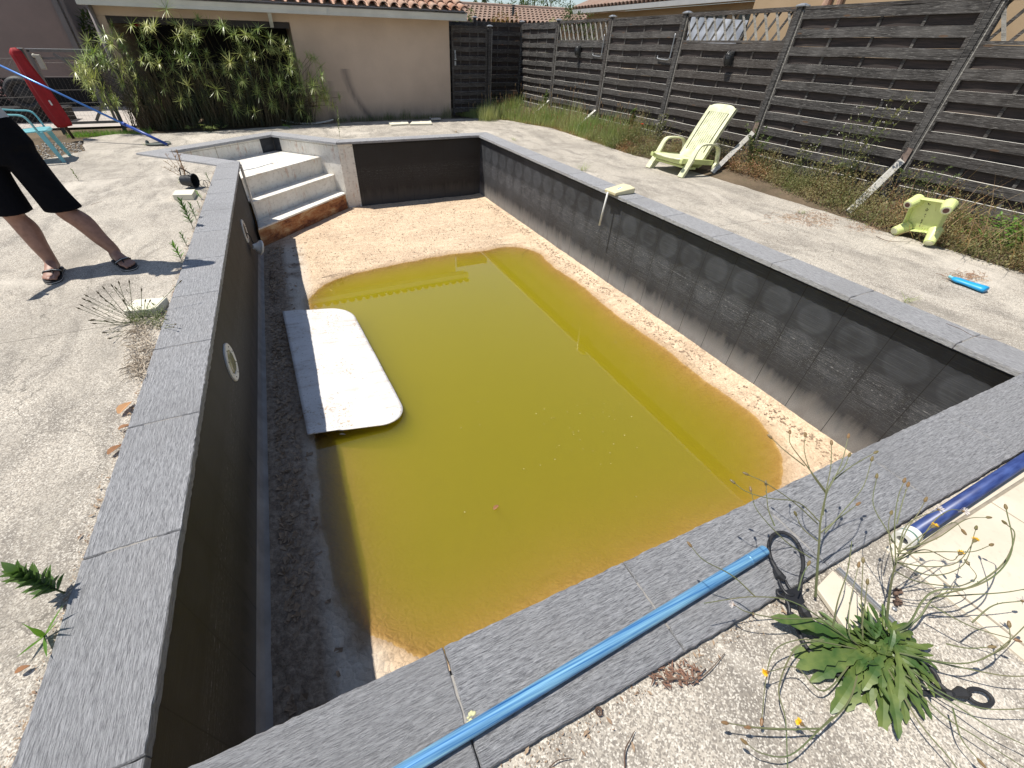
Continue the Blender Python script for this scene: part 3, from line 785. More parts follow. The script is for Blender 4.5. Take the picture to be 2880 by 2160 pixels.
# niche lamps of the left wall
def niche(y, z, open_, label, grp):
    t = thing('pool_lamp', label, 'lamp', (-WT, y, z), 0, grp)
    r = MB(); n = 28
    rings = []
    for rr_, xx in ((.150, 0), (.150, .010), (.140, .016), (.098, .012), (.092, -.004)):
        rings.append([(xx, rr_*math.cos(2*PI*i/n), rr_*math.sin(2*PI*i/n)) for i in range(n)])
    r.loft(rings, cap=False); ro = r.build('ring', M_WHITE, t, smooth=False)
    for i in range(8): a = 2*PI*i/8+.2; sc = MB(); sc.ball((.016, .118*math.cos(a), .118*math.sin(a)), (.003, .005, .005), 6, 4); sc.build('screw', M_RUBBER, ro)
    l = MB()
    if not open_:
        l.loft([[(x_, q*math.cos(2*PI*i/n), q*math.sin(2*PI*i/n)) for i in range(n)] for x_, q in ((.004, .096), (.014, .075), (.018, .02))])
        lo = l.build('lens', simple('algae_lens', (.30, .27, .12), .25, .4, 14, .1, col2=(.55, .52, .38)), t, smooth=True)
        for k in range(5): pass
        b = MB()
        for k in range(-3, 4): 
            hh = math.sqrt(max(.001, .07**2-(k*.018)**2)); b.box((.020, k*.018, 0), (.004, .004, 2*hh))
        b.build('lens_rib', simple('lens_rib', (.42, .40, .25), .4, .3, 20, .1), lo)
    else:
        l.loft([[(x_, q*math.cos(2*PI*i/n), q*math.sin(2*PI*i/n)) for i in range(n)] for x_, q in ((.0125, .098), (-.0, .095), (.0006, .01))])
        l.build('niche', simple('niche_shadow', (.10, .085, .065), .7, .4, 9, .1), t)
        b = MB(); q0 = Vector((.11, -.01, -.235)); rot = Euler((0, rad(112), rad(18)))
        M3 = rot.to_matrix(); rings = []
        for zz, q in ((-.085, .02), (-.08, .032), (-.05, .045), (-.01, .075), (.0, .088), (.008, .098), (.028, .098), (.034, .088), (.034, .02)):
            rings.append([q0+M3 @ Vector((q*math.cos(2*PI*i/24), q*math.sin(2*PI*i/24), zz)) for i in range(24)])
        b.loft(rings); b.build('lamp_body', M_WHITE, t, smooth=False, bevel=.002)
        cb = MB(); top = q0+M3 @ Vector((0, 0, -.08))
        cb.tube(curve([(.0, .03, -.02), (.04, .05, -.09), (.05, .0, -.15), (.06, .03, -.17), top]), .006, 6); cb.build('cable', M_BLACK, t, smooth=True)
    return t
niche(2.575, -.455, False, 'round white lamp ring with murky lens, nearer one in the left pool wall', 'lamps in the left pool wall')
niche(5.79, -.53, True, 'empty white lamp ring with its lamp hanging out on a wire, farther along the wall', 'lamps in the left pool wall')

# floating and fallen bits
def bit(name, p, L, wd, m, label, cat, rz=0, grp=None, up=.004, curl=.3):
    mb = MB(); mb.leaf((0, 0, up), (1, 0, curl), L, wd, fold=.25, droop=curl*2); o = mb.build(name, m, loc=p, rot=(0, 0, rz), smooth=False)
    md = o.modifiers.new('s', 'SOLIDIFY'); md.thickness = .0012
    return tag(o, label, cat, grp)
bit('fallen_leaf', at(1388, 1434, 'z', WZ), .06, .03, L_BROWN, 'brown curled leaf floating on the middle of the near water', 'leaf', .4)
bit('feather', at(1060-105, 1222, 'z', WZ), .055, .02, M_WHITE, 'small white feather floating by the lower corner of the white sheet', 'feather', -.4)
fl_ = MB()
for i in range(75):
    x, y = (R(.9, 3.9), R(.7, 5.2))
    if R(0, 1) < .45: q = at(R(1500, 1800), R(1130, 1330), 'z', WZ); x, y = q.x, q.y
    if rr(x, y) < -.1 and not (x < 1.25 and y > 2.1): fl_.ball((x, y, WZ+.001), (R(.002, .007), R(.002, .006), .0012), 5, 3)
tag(fl_.build('floating_specks', simple('pale_specks', (.55, .52, .25), .7, .5, 20, .1)), 'tiny pale specks floating on the green water', None, None, 'stuff')
# dark mud flakes and litter over the floor
mf = MB()
def flake(x, y, s, z=None, curl=.5):
    z = bed(x, y) if z is None else z; a = R(0, 2*PI); c, s_n = math.cos(a), math.sin(a); k = len(mf.v)
    l, w_ = s, s*R(.3, .8)
    for dx, dy, dz in ((-l, -w_, curl*s*R(0, 1)), (l*.9, -w_*.7, .0), (l, w_, curl*s*R(0, 1)), (-l*.8, w_, .1*s), (0, 0, -.1*s)):
        mf.v.append((x+dx*c-dy*s_n, y+dx*s_n+dy*c, z+.002+dz))
    mf.f += [(k, k+1, k+4), (k+1, k+2, k+4), (k+2, k+3, k+4), (k+3, k, k+4)]
for i in range(5200):
    r = R(0, 1)
    if r < .30: x, y = PW-abs(random.gauss(0, .09))-.03, R(0, 8.4)
    elif r < .62: x, y = R(.25, 4.4), R(5.7, 8.4); 
    elif r < .93: x, y = .06+abs(random.gauss(0, .11)), R(0, 7)
    else: x, y = R(.3, 4.3), R(.1, 8)
    if rr(x, y) < .04: continue
    if noise.noise(Vector((x*2.2, y*2.2, 7))) < R(-.55, .35): continue
    if y > 6.98+x*.93-.1 and x < 1.65: continue
    flake(x, y, R(.004, .016) if x > .45 or y > 6.9 else R(.008, .028), curl=.5 if x > .45 else .8)
mfo = mf.build('mud_flakes', simple('dark_mud_flake', (.22, .155, .105), .95, .5, 3, .3, col2=(.46, .34, .23))); tag(mfo, 'curled flakes of dry mud and litter scattered over the pool floor', None, None, 'stuff')
tw = MB()
def twig(pts, r, label, m=M_TWIG, name='twig', extra=()):
    t = MB(); c = curve(pts, 5); t.tube(c, [r*(1-.6*i/len(c)) for i in range(len(c))], 5)
    for e in extra: t.tube(curve(e, 4), r*.6, 4)
    return tag(t.build(name, m, smooth=True), label, 'twig')
def az(x, y, dz=0, z=None):
    q = at(x, y, 'z', -1.2 if z is None else z); return Vector((q.x, q.y, (bed(q.x, q.y) if z is None else z)+dz))
twig([az(762, 760, .006), az(760, 800, .03), az(775, 830, .02), az(792, 835, .006)], .004, 'thin curved twig in the shade at the foot of the left pool wall')
twig([az(905, 778, .006), az(940, 770, .02), az(975, 762, .012), az(995, 762, .006)], .003, 'pale thin twig on the dry mud just beyond the far water edge')
twig([az(1470, 713, .006), az(1472, 700, .03), az(1488, 694, .012)], .005, 'short dark hooked twig by the far right corner of the water')
twig([az(1388, 684, .006), az(1430, 682, .01), az(1480, 680, .006)], .0025, 'straight thin stick on the dry floor near the far right')
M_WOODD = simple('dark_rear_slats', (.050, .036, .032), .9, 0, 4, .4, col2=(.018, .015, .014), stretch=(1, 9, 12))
# ------------------------------------------------------------------ timber fences
def slat_panel(L, H0, H1, parent, name='slat_panel', pitch=.193, top=1.92, seedo=0, mat=None):
    """woven slats: x along, front at -y"""
    mb = MB(); cur = [mb]
    def slat(zc, y, hgt):
        mb = cur[0]
        n = 10; rings = []
        ph = R(0, 9); am = R(.001, .005)
        for k in range(n+1):
            x = L*k/n; bow = .005*math.sin(k*2*PI/ n*2+ph*0+(0 if y < 0 else PI))
            dz = am*math.sin(k*.8+ph)
            t = .012
            rings.append([(x, y+bow-t, zc-hgt/2+dz), (x, y+bow+t, zc-hgt/2+dz), (x, y+bow+t, zc+hgt/2+dz), (x, y+bow-t, zc+hgt/2+dz)])
        mb.loft(rings)
    zz = H1-.055
    while zz > H0+.02:
        slat(zz, -.017, .098*R(.97, 1.03)); 
        zz -= pitch
    for k in range(1, 4): x = L*k/4+R(-.02, .02); mb.box((x, .001, (H0+H1)/2), (.03, .014, H1-H0-.02))
    p = mb.build(name, mat or M_WOOD, parent)
    mb = MB(); cur[0] = mb; zz = H1-.055-pitch/2
    while zz > H0: slat(zz, .019, .10); zz -= pitch
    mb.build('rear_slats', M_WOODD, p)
    return p
def lattice(L, z0, z1, parent):
    mb2 = MB(); mb = MB(); h = z1-z0; st = .185; dx = h*.60
    x = -dx
    while x < L:
        for s, yy in ((1, -.008), (-1, .008)):
            a = Vector((x if s > 0 else x+dx, yy, z1)); b = Vector((x+dx if s > 0 else x, yy, z0))
            if s < 0: a.x += .05; b.x += .05
            for _ in range(1):                         # clip to the panel
                if a.x < 0 or b.x < 0 or a.x > L or b.x > L:
                    d = b-a; t0, t1 = 0, 1
                    if d.x > 0: t0 = max(t0, (0-a.x)/d.x); t1 = min(t1, (L-a.x)/d.x)
                    else: t0 = max(t0, (L-a.x)/d.x); t1 = min(t1, (0-a.x)/d.x)
                    if t0 >= t1-.05: a = None; break
                    a, b = a+d*t0, a+d*t1
            if a is not None: (mb if s > 0 else mb2).bar(a, b, .030, .010, (0, 1, 0))
        x += st
    mb2.build('rear_trellis', M_WOOD, parent)  # rear bars get the darker wood, painting the shade behind the front ones
    return mb.build('trellis', M_WOODL, parent)
def post(parent, x, z1, z0=-.1, wd=.098):
    mb = MB(); mb.box((x, 0, (z0+z1)/2), (wd*.62, .085, z1-z0)); mb.box((x-wd*.42, -.0, (z0+z1)/2-.02), (wd*.16, .07, z1-z0-.04)); mb.box((x+wd*.42, 0, (z0+z1)/2-.02), (wd*.16, .07, z1-z0-.04))
    p = mb.build('post', M_WOOD, parent, bevel=.004)
    e_ = MB(); e_.box((x+wd*.5+.006, .0, (z0+z1)/2-.02), (.012, .062, z1-z0-.05)); e_.build('post_edge', M_WOODL, p)
    c = MB(); c.box((x, 0, z1+.008), (wd+.03, .115, .016)); 
    c.loft([[(x-.055, -.055, z1+.016), (x+.055, -.055, z1+.016), (x+.055, .055, z1+.016), (x-.055, .055, z1+.016)], [(x-.02, -.02, z1+.034), (x+.02, -.02, z1+.034), (x+.02, .02, z1+.034), (x-.02, .02, z1+.034)]])
    c.build('post_cap', M_METAL, p, bevel=.002)
    return p
FX = 7.5
PY = [12.73, 10.78, 8.67, 6.61, 4.55, 2.49, .43, -1.63, -3.69]
# right fence: local x runs towards the camera (-Y), local -y faces the pool (-X)
fr = thing('timber_fence', 'long weathered grey black slatted fence with trellis tops along the right side of the pool', 'fence', (FX, PY[0], 0), -PI/2)
for i, y in enumerate(PY):
    lx = PY[0]-y; z1 = (2.015, 2.0, 2.0, 1.985, 1.985, 1.99, 1.99, 1.99, 1.99)[i]
    pst = post(fr, lx, z1)
    if i < len(PY)-1:
        L = PY[i]-PY[i+1]-.09
        trel = i in (1, 3, 5)
        top = 1.955
        t0 = 1.60
        rm = MB(); rm.box((L/2, -.0, (t0+.012) if trel else top+.012), (L, .06, .030)); rm.box((.02, .0, (top+.1)/2), (.036, .055, top-.12)); rm.box((L-.02, 0, (top+.1)/2), (.036, .055, top-.12))
        if trel: rm.box((L/2, 0, top+.008), (L, .045, .05))
        e = rm.build('panel', M_WOOD, fr, loc=(lx+.045, 0, 0))
        slat_panel(L, .10, t0 if trel else top, e, 'slats')
        if trel: lattice(L, t0+.02, top-.01, e)
    # raking stay from the post foot to the ground
    if 0 < i < 7:
        if i == 3: continue
        b = MB(); wdt = .07 if i >= 4 else .055
        if i >= 4: b.bar((lx, -.07, .50), (lx+.09, -.78, soil(FX-.78, y)+.0), wdt, .03, (0, 1, .9)); 
        else: b.bar((lx, -.07, .36), (lx+.02, -.62, soil(FX-.62, y)-.03), wdt, .03, (0, 1, .9))
        b.build('stay', M_WOODL, fr, bevel=.003)
        if i >= 4: f = MB(); f.box((lx, -.052, .56), (.07, .006, .16)); f.build('fixing_plate', simple('rusty_plate', (.30, .22, .18), .6, .5, 20, .2), fr)
# back fence, gate
fb_ = thing('timber_fence', 'dark slatted fence across the far right corner behind the weeds', 'fence', (6.08, 12.73, 0), 0)
post(fb_, 0, 2.06); slat_panel(1.32, .05, 2.0, fb_, 'slats'); 
for o in fb_.children:
    if o.name.startswith('slats'): o.location = (.05, 0, 0)
post(fb_, -1.0, 2.0); s2 = slat_panel(.9, .05, 1.97, fb_, 'slats'); s2.location = (-.95, 0, 0)
gt_ = thing('timber_gate', 'dark slatted wooden gate between the beige house corner and the fence', 'gate', (5.03, 11.66, 0), 0)
sp_ = slat_panel(.93, .02, 1.83, gt_, 'slats', pitch=.185)
gf = MB(); gf.box((.02, 0, .93), (.05, .05, 1.85)); gf.box((.93, 0, .93), (.05, .05, 1.85)); gf.box((.475, 0, 1.845), (.9, .055, .03)); gf.build('frame', M_WOOD, gt_)
post(gt_, 1.02, 1.86)
gh = MB(); gh.box((.075, -.045, 1.30), (.03, .02, .16)); gh.box((.075, -.06, 1.20), (.05, .02, .03)); gh.box((.075, -.04, 1.12), (.04, .02, .09)); gh.tube([(.075, -.06, 1.32), (.075, -.09, 1.30), (.075, -.09, 1.22)], .008, 6); gh.build('latch', M_METAL, gt_)

# caged bulkhead lamps and their conduits on the fence
def bulkhead(y, z, label):
    t = thing('wall_lamp', label, 'lamp', (FX-.035, y, z), 0, 'caged lamps on the right fence')
    b = MB(); b.box((-.012, 0, 0), (.03, .12, .19)); b.build('base', M_BLACK, t, bevel=.012)
    g = MB(); g.ball((-.03, 0, 0), (.075, .060, .095), 14, 10); g.build('glass', simple('dim_lamp_glass', (.07, .07, .068), .25, .3, 9, .02), t, smooth=True)
    c = MB()
    for k in range(-4, 5):
        zz = k*.020; q = math.sqrt(max(.01, 1-(zz/.105)**2))
        c.tube([(-.03-.085*q*math.cos(a), .070*q*math.sin(a), zz) for a in [(-.5+j/8)*PI for j in range(9)]], .0032, 5)
    c.tube([(-.03-.086*math.cos(a), 0, .106*math.sin(a)) for a in [(-.5+j/10)*PI for j in range(11)]], .005, 5)
    c.build('cage', M_BLACK, t)
    return t
bulkhead(5.43, 1.40, 'black caged lamp on the fence above the green lounger, nearer of the two')
bulkhead(9.7, 1.43, 'black caged lamp on the fence, the farther of the two')
def conduit(y, label):
    m = MB(); m.tube(curve([(FX-.06, y, 1.72), (FX-.06, y, 1.45), (FX-.065, y-.0, 1.37), (FX-.06, y+.05, 1.345), (FX-.06, y+.30, 1.36), (FX-.05, y+.33, 1.40)]), .009, 6)
    return tag(m.build('conduit', M_METAL, smooth=True), label, 'conduit', 'bent conduits on fence posts')
conduit(6.72, 'thin bent grey conduit on the fence post behind the lounger, nearer one'); conduit(8.78, 'thin bent grey conduit on the fence post, farther one')

# ------------------------------------------------------------------ the house (annexe) at the far end
HY = 11.6; HX = 4.955; EZ = 2.03
hs = thing('house', 'low beige rendered house with a terracotta tiled roof across the far end', 'house', (3, HY, 0))
wm_ = MB()
wm_.prism([(1.38, HY), (HX, HY), (HX, HY+3.9), (1.38, HY+3.9)], -.1, 2.06)
wm_.prism([(-2.05, HY), (1.378, HY), (1.378, HY+.2), (-2.05, HY+.2)], 1.80, 2.055)
wm_.prism([(-2.05, HY), (-1.84, HY), (-1.84, HY+3.6), (-2.05, HY+3.6)], -.1, 1.798)
lin(wm_, 'wall', M_HOUSE, hs)
dkm = MB(); dkm.prism([(-1.838, HY+1.9), (1.375, HY+1.9), (1.375, HY+2.1), (-1.838, HY+2.1)], -.1, 2.04); dkm.prism([(-1.838, HY+.2), (1.375, HY+.2), (1.375, HY+1.89), (-1.838, HY+1.89)], 1.96, 2.03); lin(dkm, 'porch_back', M_DARK, hs)  # porch back and ceiling painted near black as the shade inside
bmm = MB(); bmm.box((-.235, HY+.05, 1.745), (3.19, .12, .10)); lin(bmm, 'beam', simple('dark_stained_beam', (.035, .028, .024), .7, .4, 8, .2), hs)
gm = MB(); x0, x1, gy_ = -2.1, 5.27, HY-.35
pf = [(gy_+.12, 2.065), (gy_-.05, 2.065), (gy_-.055, 2.05), (gy_-.035, 1.985), (gy_-.03, 1.93), (gy_+.12, 1.93)]
gm.loft([[(x, a, b) for a, b in pf] for x in (x0, .0, 2.2, x1)]); gm.box((2.16, gy_-.045, 1.995), (.02, .03, .14))
lin(gm, 'gutter', M_GUT, hs)
sm = MB(); sm.prism([(x0, gy_+.10), (x1-.03, gy_+.10), (x1-.03, HY), (x0, HY)], 1.99, 2.02); lin(sm, 'soffit', M_GUT, hs)
br = MB(); br.bar((1.02, gy_+.04, 1.94), (1.02, HY-.03, 1.72), .07, .05); lin(br, 'downpipe_bracket', M_GUT, hs)
# canal tiles
rt = MB(); sl_ = rad(17); pt = .232; yy0 = gy_-.10; zz0 = 2.10
ncol = int((5.22-x0)/pt)
for cI in range(ncol+1):
    xc = 5.19-cI*pt
    for rI in range(8):
        s0 = rI*.33; s1 = s0+.40; lift0 = .016; n = 7
        def arc(s, r, dz): return [(xc+r*math.cos(PI*k/n), yy0+s*math.cos(sl_), zz0+s*math.sin(sl_)+dz+r*.78*math.sin(PI*k/n)) for k in range(n+1)]
        jx = R(-.004, .004); a_ = arc(s0, .093+jx, lift0+.012); b_ = arc(s1, .076, -.004); a2 = arc(s0, .078+jx, lift0+.008)
        k0 = len(rt.v); rt.v += a_+b_+a2
        for k in range(n): rt.f += [(k0+k, k0+k+1, k0+n+1+k+1, k0+n+1+k), (k0+k+1, k0+k, k0+2*n+2+k, k0+2*n+3+k)]
        # channel tile between
        n2 = 5; xc2 = xc-pt/2; ch = []
        for s in (s0+.03, s1+.02): ch.append([(xc2+.078*math.cos(PI+PI*k/n2), yy0+s*math.cos(sl_), zz0+s*math.sin(sl_)+.045+.045*math.sin(PI+PI*k/n2)) for k in range(n2+1)])
        k0 = len(rt.v); rt.v += ch[0]+ch[1]
        for k in range(n2): rt.f.append((k0+k, k0+n2+1+k, k0+n2+2+k, k0+k+1))
rf = lin(rt, 'roof', M_TILE, hs, smooth=True)
ru = MB(); v0 = Vector((0, yy0+.03, zz0-.012)); v1 = v0+Vector((0, 2.9*math.cos(sl_), 2.9*math.sin(sl_)))
ru.loft([[(x0, v0.y, v0.z), (5.22, v0.y, v0.z), (5.22, v0.y, v0.z-.03), (x0, v0.y, v0.z-.03)], [(x0, v1.y, v1.z), (5.22, v1.y, v1.z), (5.22, v1.y, v1.z-.03), (x0, v1.y, v1.z-.03)]])
# far pitch, closing the roof behind the ridge
v2 = v1+Vector((0, 2.6*math.cos(sl_), -2.6*math.sin(sl_)))
ru.loft([[(x0, v1.y, v1.z), (5.22, v1.y, v1.z), (5.22, v1.y, v1.z-.03), (x0, v1.y, v1.z-.03)], [(x0, v2.y, v2.z), (5.22, v2.y, v2.z), (5.22, v2.y, v2.z-.03), (x0, v2.y, v2.z-.03)]])
lin(ru, 'roof_boards', M_WOOD, hs)
pip = MB(); pip.tube([(-2.0, HY-.08, 2.0), (-2.0, HY-.08, 0)], .045, 8); lin(pip, 'downpipe', simple('grey_brown_pipe', (.22, .19, .18), .5, .2, 5, .05), hs, smooth=True)
# red cloth hanging in the porch
rc = MB()
for k in range(2):
    x = -1.50+k*.20; rings = []
    for j in range(5):
        z = 1.86-j*.05; rings.append([(x+dx+.01*math.sin(j+dx*40), HY+.72+.012*math.sin(dx*60+j*.6), z) for dx in (-.055, -.03, 0, .03, .055)])
    kk = len(rc.v)
    for rg in rings: rc.v += rg
    for j in range(4):
        for i in range(4): a = kk+j*5+i; rc.f.append((a, a+1, a+6, a+5))
rco = rc.build('hanging_cloth', M_RED); rco.modifiers.new('s', 'SOLIDIFY').thickness = .004; tag(rco, 'dark red cloth hanging in the shaded porch behind the sedge', 'cloth')

# building on the left, in shade
lb = thing('building', 'tall mauve grey rendered building wall in shade at the far left', 'building', (-6, 15.8, 0))
b = MB(); b.prism([(-14, 15.8), (-3.66, 15.8), (-3.66, 20), (-14, 20)], -.1, 4.5); lin(b, 'wall', M_HOUSE2, lb)
b = MB(); b.box((-3.60, 15.76, 2.2), (.11, .10, 4.6)); b.tube([(-3.47, 15.78, 0), (-3.47, 15.78, 4.4)], .05, 8); lin(b, 'corner_trim', simple('grey_trim', (.17, .155, .15), .6, .2, 4, .05), lb)
b = MB(); b.prism([(-14, 15.77), (-3.68, 15.77), (-3.68, 15.799), (-14, 15.799)], -.1, .62); lin(b, 'foot_shadow_strip', M_DARK, lb)  # dark strip paints the shadow along the foot of the wall

# neighbours' houses behind the fence
nh = thing('house', 'ochre walled house with a white gutter and faded tiles behind the right fence', 'house', (13, 13, 0))
b = MB(); b.prism([(12.45, 8.6), (20, 8.6), (20, 17), (12.45, 17)], -.1, 2.50); b.prism([(11.3, 2.5), (20, 2.5), (20, 8.59), (11.3, 8.59)], -.1, 3.3); lin(b, 'wall', M_HOUSE3, nh)
b = MB(); b.loft([[(11.98, 17.35, 2.62), (12.1, 17.35, 2.62), (12.1, 17.35, 2.5), (12.0, 17.35, 2.5)], [(11.98, 8.2, 2.62), (12.1, 8.2, 2.62), (12.1, 8.2, 2.5), (12.0, 8.2, 2.5)]]); b.box((12.28, 12.8, 2.515), (.36, 9.1, .02)); lin(b, 'gutter', M_WHITEP, nh)
b = MB(); sl2 = rad(19); n = 0
y = 17.35
while y > 8.2:
    for s in range(5):
        a0 = Vector((12.05+s*.8*math.cos(sl2), y, 2.645+s*.8*math.sin(sl2))); a1 = a0+Vector((.82*math.cos(sl2), 0, .82*math.sin(sl2)))
        b.tube([a0, a1], [.085, .07], 8, cap=False)
    y -= .20
b.loft([[(12.05, 17.4, 2.62), (12.05, 8.1, 2.62), (12.05, 8.1, 2.6), (12.05, 17.4, 2.6)], [(16.5, 17.4, 2.62+4.45*math.tan(sl2)), (16.5, 8.1, 2.62+4.45*math.tan(sl2)), (16.5, 8.1, 2.5+4.45*math.tan(sl2)), (16.5, 17.4, 2.5+4.45*math.tan(sl2))]])
lin(b, 'roof', M_TILE2, nh)
b = MB(); b.box((12.43, 11.1, 1.2), (.03, 1.5, 2.3)); b.box((12.43, 9.6, 1.3), (.03, .6, 1.9)); lin(b, 'window', simple('dark_window', (.03, .035, .04), .15, .3, 2, .02), nh)
b = MB(); b.tube([(11.25, 6.6, 2.0), (11.25, 6.6, 3.4)], .05, 8)
for k in range(7): b.tube([(11.26, 6.85, 2.2+k*.2), (11.26, 6.85, 2.38+k*.2)], [.085, .07], 8)
lin(b, 'verge_tiles', M_TILE, nh)
tp = MB(); nx = 24
for j in range(nx+1):
    for i in range(nx+1):
        y = 9.85-1.85*i/nx; z = .6+1.55*j/nx; tp.v.append((10.5+.08*math.sin(i*.9+j*.2)+.06*noise.noise(Vector((i*.35, j*.18, 0)))+(1-j/nx)*-.25, y, z-.12*(i/nx)*(j/nx)))
for j in range(nx):
    for i in range(nx): a = j*(nx+1)+i; tp.f.append((a, a+1, a+nx+2, a+nx+1))
tpo = tp.build('tarpaulin', M_TARP, smooth=True); tag(tpo, 'creased silver tarpaulin seen through the fence trellis', 'tarpaulin')
fh = thing('house', 'distant house roof of faded tiles with a thin chimney pipe, above the far corner fence', 'house', (12, 26, 0))
b = MB(); ya, za, yb, zb = 22.5, 2.36, 25.6, 3.05; x = 6.2
while x < 21:
    for s in range(6):
        t0, t1 = s/6, (s+1.03)/6; b.tube([(x, ya+(yb-ya)*t0, za+(zb-za)*t0+.03), (x, ya+(yb-ya)*t1, za+(zb-za)*t1)], [.10, .085], 6, cap=False)
    x += .24
b.loft([[(6, ya, za), (21, ya, za), (21, ya, za-.1), (6, ya, za-.1)], [(6, yb, zb), (21, yb, zb), (21, yb, zb-.1), (6, yb, zb-.1)], [(6, yb+3.2, zb-.7), (21, yb+3.2, zb-.7), (21, yb+3.2, zb-.8), (6, yb+3.2, zb-.8)]]); b.tube([(6, yb, zb+.05), (21, yb, zb+.05)], .12, 8)
lin(b, 'roof', M_TILE2, fh)
b = MB(); b.prism([(6.3, 22.9), (20.8, 22.9), (20.8, 28), (6.3, 28)], -.1, 2.34); lin(b, 'wall', M_HOUSE3, fh)
b = MB(); b.tube([(12.45, 23.4, 2.3), (12.45, 23.4, 3.0)], .06, 8); b.tube([(12.45, 23.4, 3.02), (12.45, 23.4, 3.06)], .1, 8); lin(b, 'chimney_pipe', M_DARKP, fh)

# trees and shrubs beyond
def tree(x, y, h, cr, label, group=None, lm=None, n=900, base=-.07, z0f=.35, ls=.09, name='tree'):
    t = thing(name, label, 'tree' if name == 'tree' else 'shrub', (x, y, base), 0, group)
    tr = MB(); limbs = []
    tr.tube([(0, 0, 0), (R(-.1, .1), R(-.1, .1), h*.4), (R(-.15, .15), R(-.15, .15), h*.85)], [h*.03, h*.022, h*.006], 7)
    for k in range(7):
        a = R(0, 2*PI); z = h*R(.3, .65); e = Vector((math.cos(a)*cr*R(.5, .85), math.sin(a)*cr*R(.5, .85), z+h*R(.12, .3)))
        tr.tube([(0, 0, z), e*.5+Vector((0, 0, z*.5)), e], [h*.014, h*.009, h*.004], 5); limbs.append(e)
    tr.build('trunk', M_TWIG, t)
    cm = MB(); cl = []
    for k in range(26):
        a = R(0, 2*PI); zz = R(z0f, 1.0); rr_ = cr*math.sqrt(R(0, 1))*math.sqrt(max(.06, 1-((zz-.6)/.52)**2)); cl.append((Vector((math.cos(a)*rr_, math.sin(a)*rr_, zz*h)), cr*R(.16, .34)))
    for k in range(n):
        c, q = random.choice(cl); d = Vector((random.gauss(0, 1), random.gauss(0, 1), random.gauss(0, 1))).normalized(); p = c+d*q*R(.35, 1.0)
        dd = (d+Vector((R(-.6, .6), R(-.6, .6), R(-.2, .7)))).normalized()
        cm.leaf(p, dd, ls*R(.7, 1.4), ls*R(.4, .6), seg=2, fold=.1)
    cm.build('crown', lm or L_TREE, t)
    return t
for i, (x, y, h, cr) in enumerate(((11.8, 34, 4.0, .8), (15.4, 34, 4.2, .9), (17.3, 35, 4.0, .9), (19.0, 36, 4.1, .9), (21.0, 37, 5.0, 1.5), (23.6, 39, 5.6, 2.0))):
    tree(x, y, h, cr, ('small feathery treetop nearest the tiled roof corner, over the distant roof', 'feathery treetop just right of the chimney pipe, over the distant roof', 'small treetop in the middle of the distant roof ridge', 'small treetop towards the right end of the distant roof ridge', 'rounder green treetop left of the ochre house roof', 'treetop peeping over the left end of the ochre house roof')[i], 'treetops over the distant roof', n=1300, ls=.17)
tree(6.7, 15.2, 2.55, .55, 'narrow olive green shrub behind the gate beside the tiled roof corner', None, L_WEED, 1500, ls=.07, name='shrub')
tree(8.6, 16.2, 2.35, .7, 'reddish green shrub in front of the distant roof', None, leafmat('reddish_leaf', (.16, .14, .04), (.28, .07, .035), .3), 1500, ls=.07, name='shrub')
tree(11.2, 17.2, 2.4, .6, 'pale leafed shrub just right of the chimney pipe', None, leafmat('pale_leaf', (.30, .33, .16), (.22, .24, .1), .3), 900, ls=.08, name='shrub')
tree(11.2, 15.6, 2.5, .7, 'dense dark green shrub at the left end of the white gutter', None, L_TREE, 1700, ls=.08, name='shrub')
for i, (x, y, h, cr) in enumerate(((-2.9, 17.2, 4.6, 1.0), (-1.6, 18.0, 4.8, 1.2))):
    tree(x, y, h, cr, ('dark leafy tree between the left building and the low house', 'taller dark tree behind the porch of the low house')[i], None, L_TREE, 5200, z0f=.05, ls=.12)
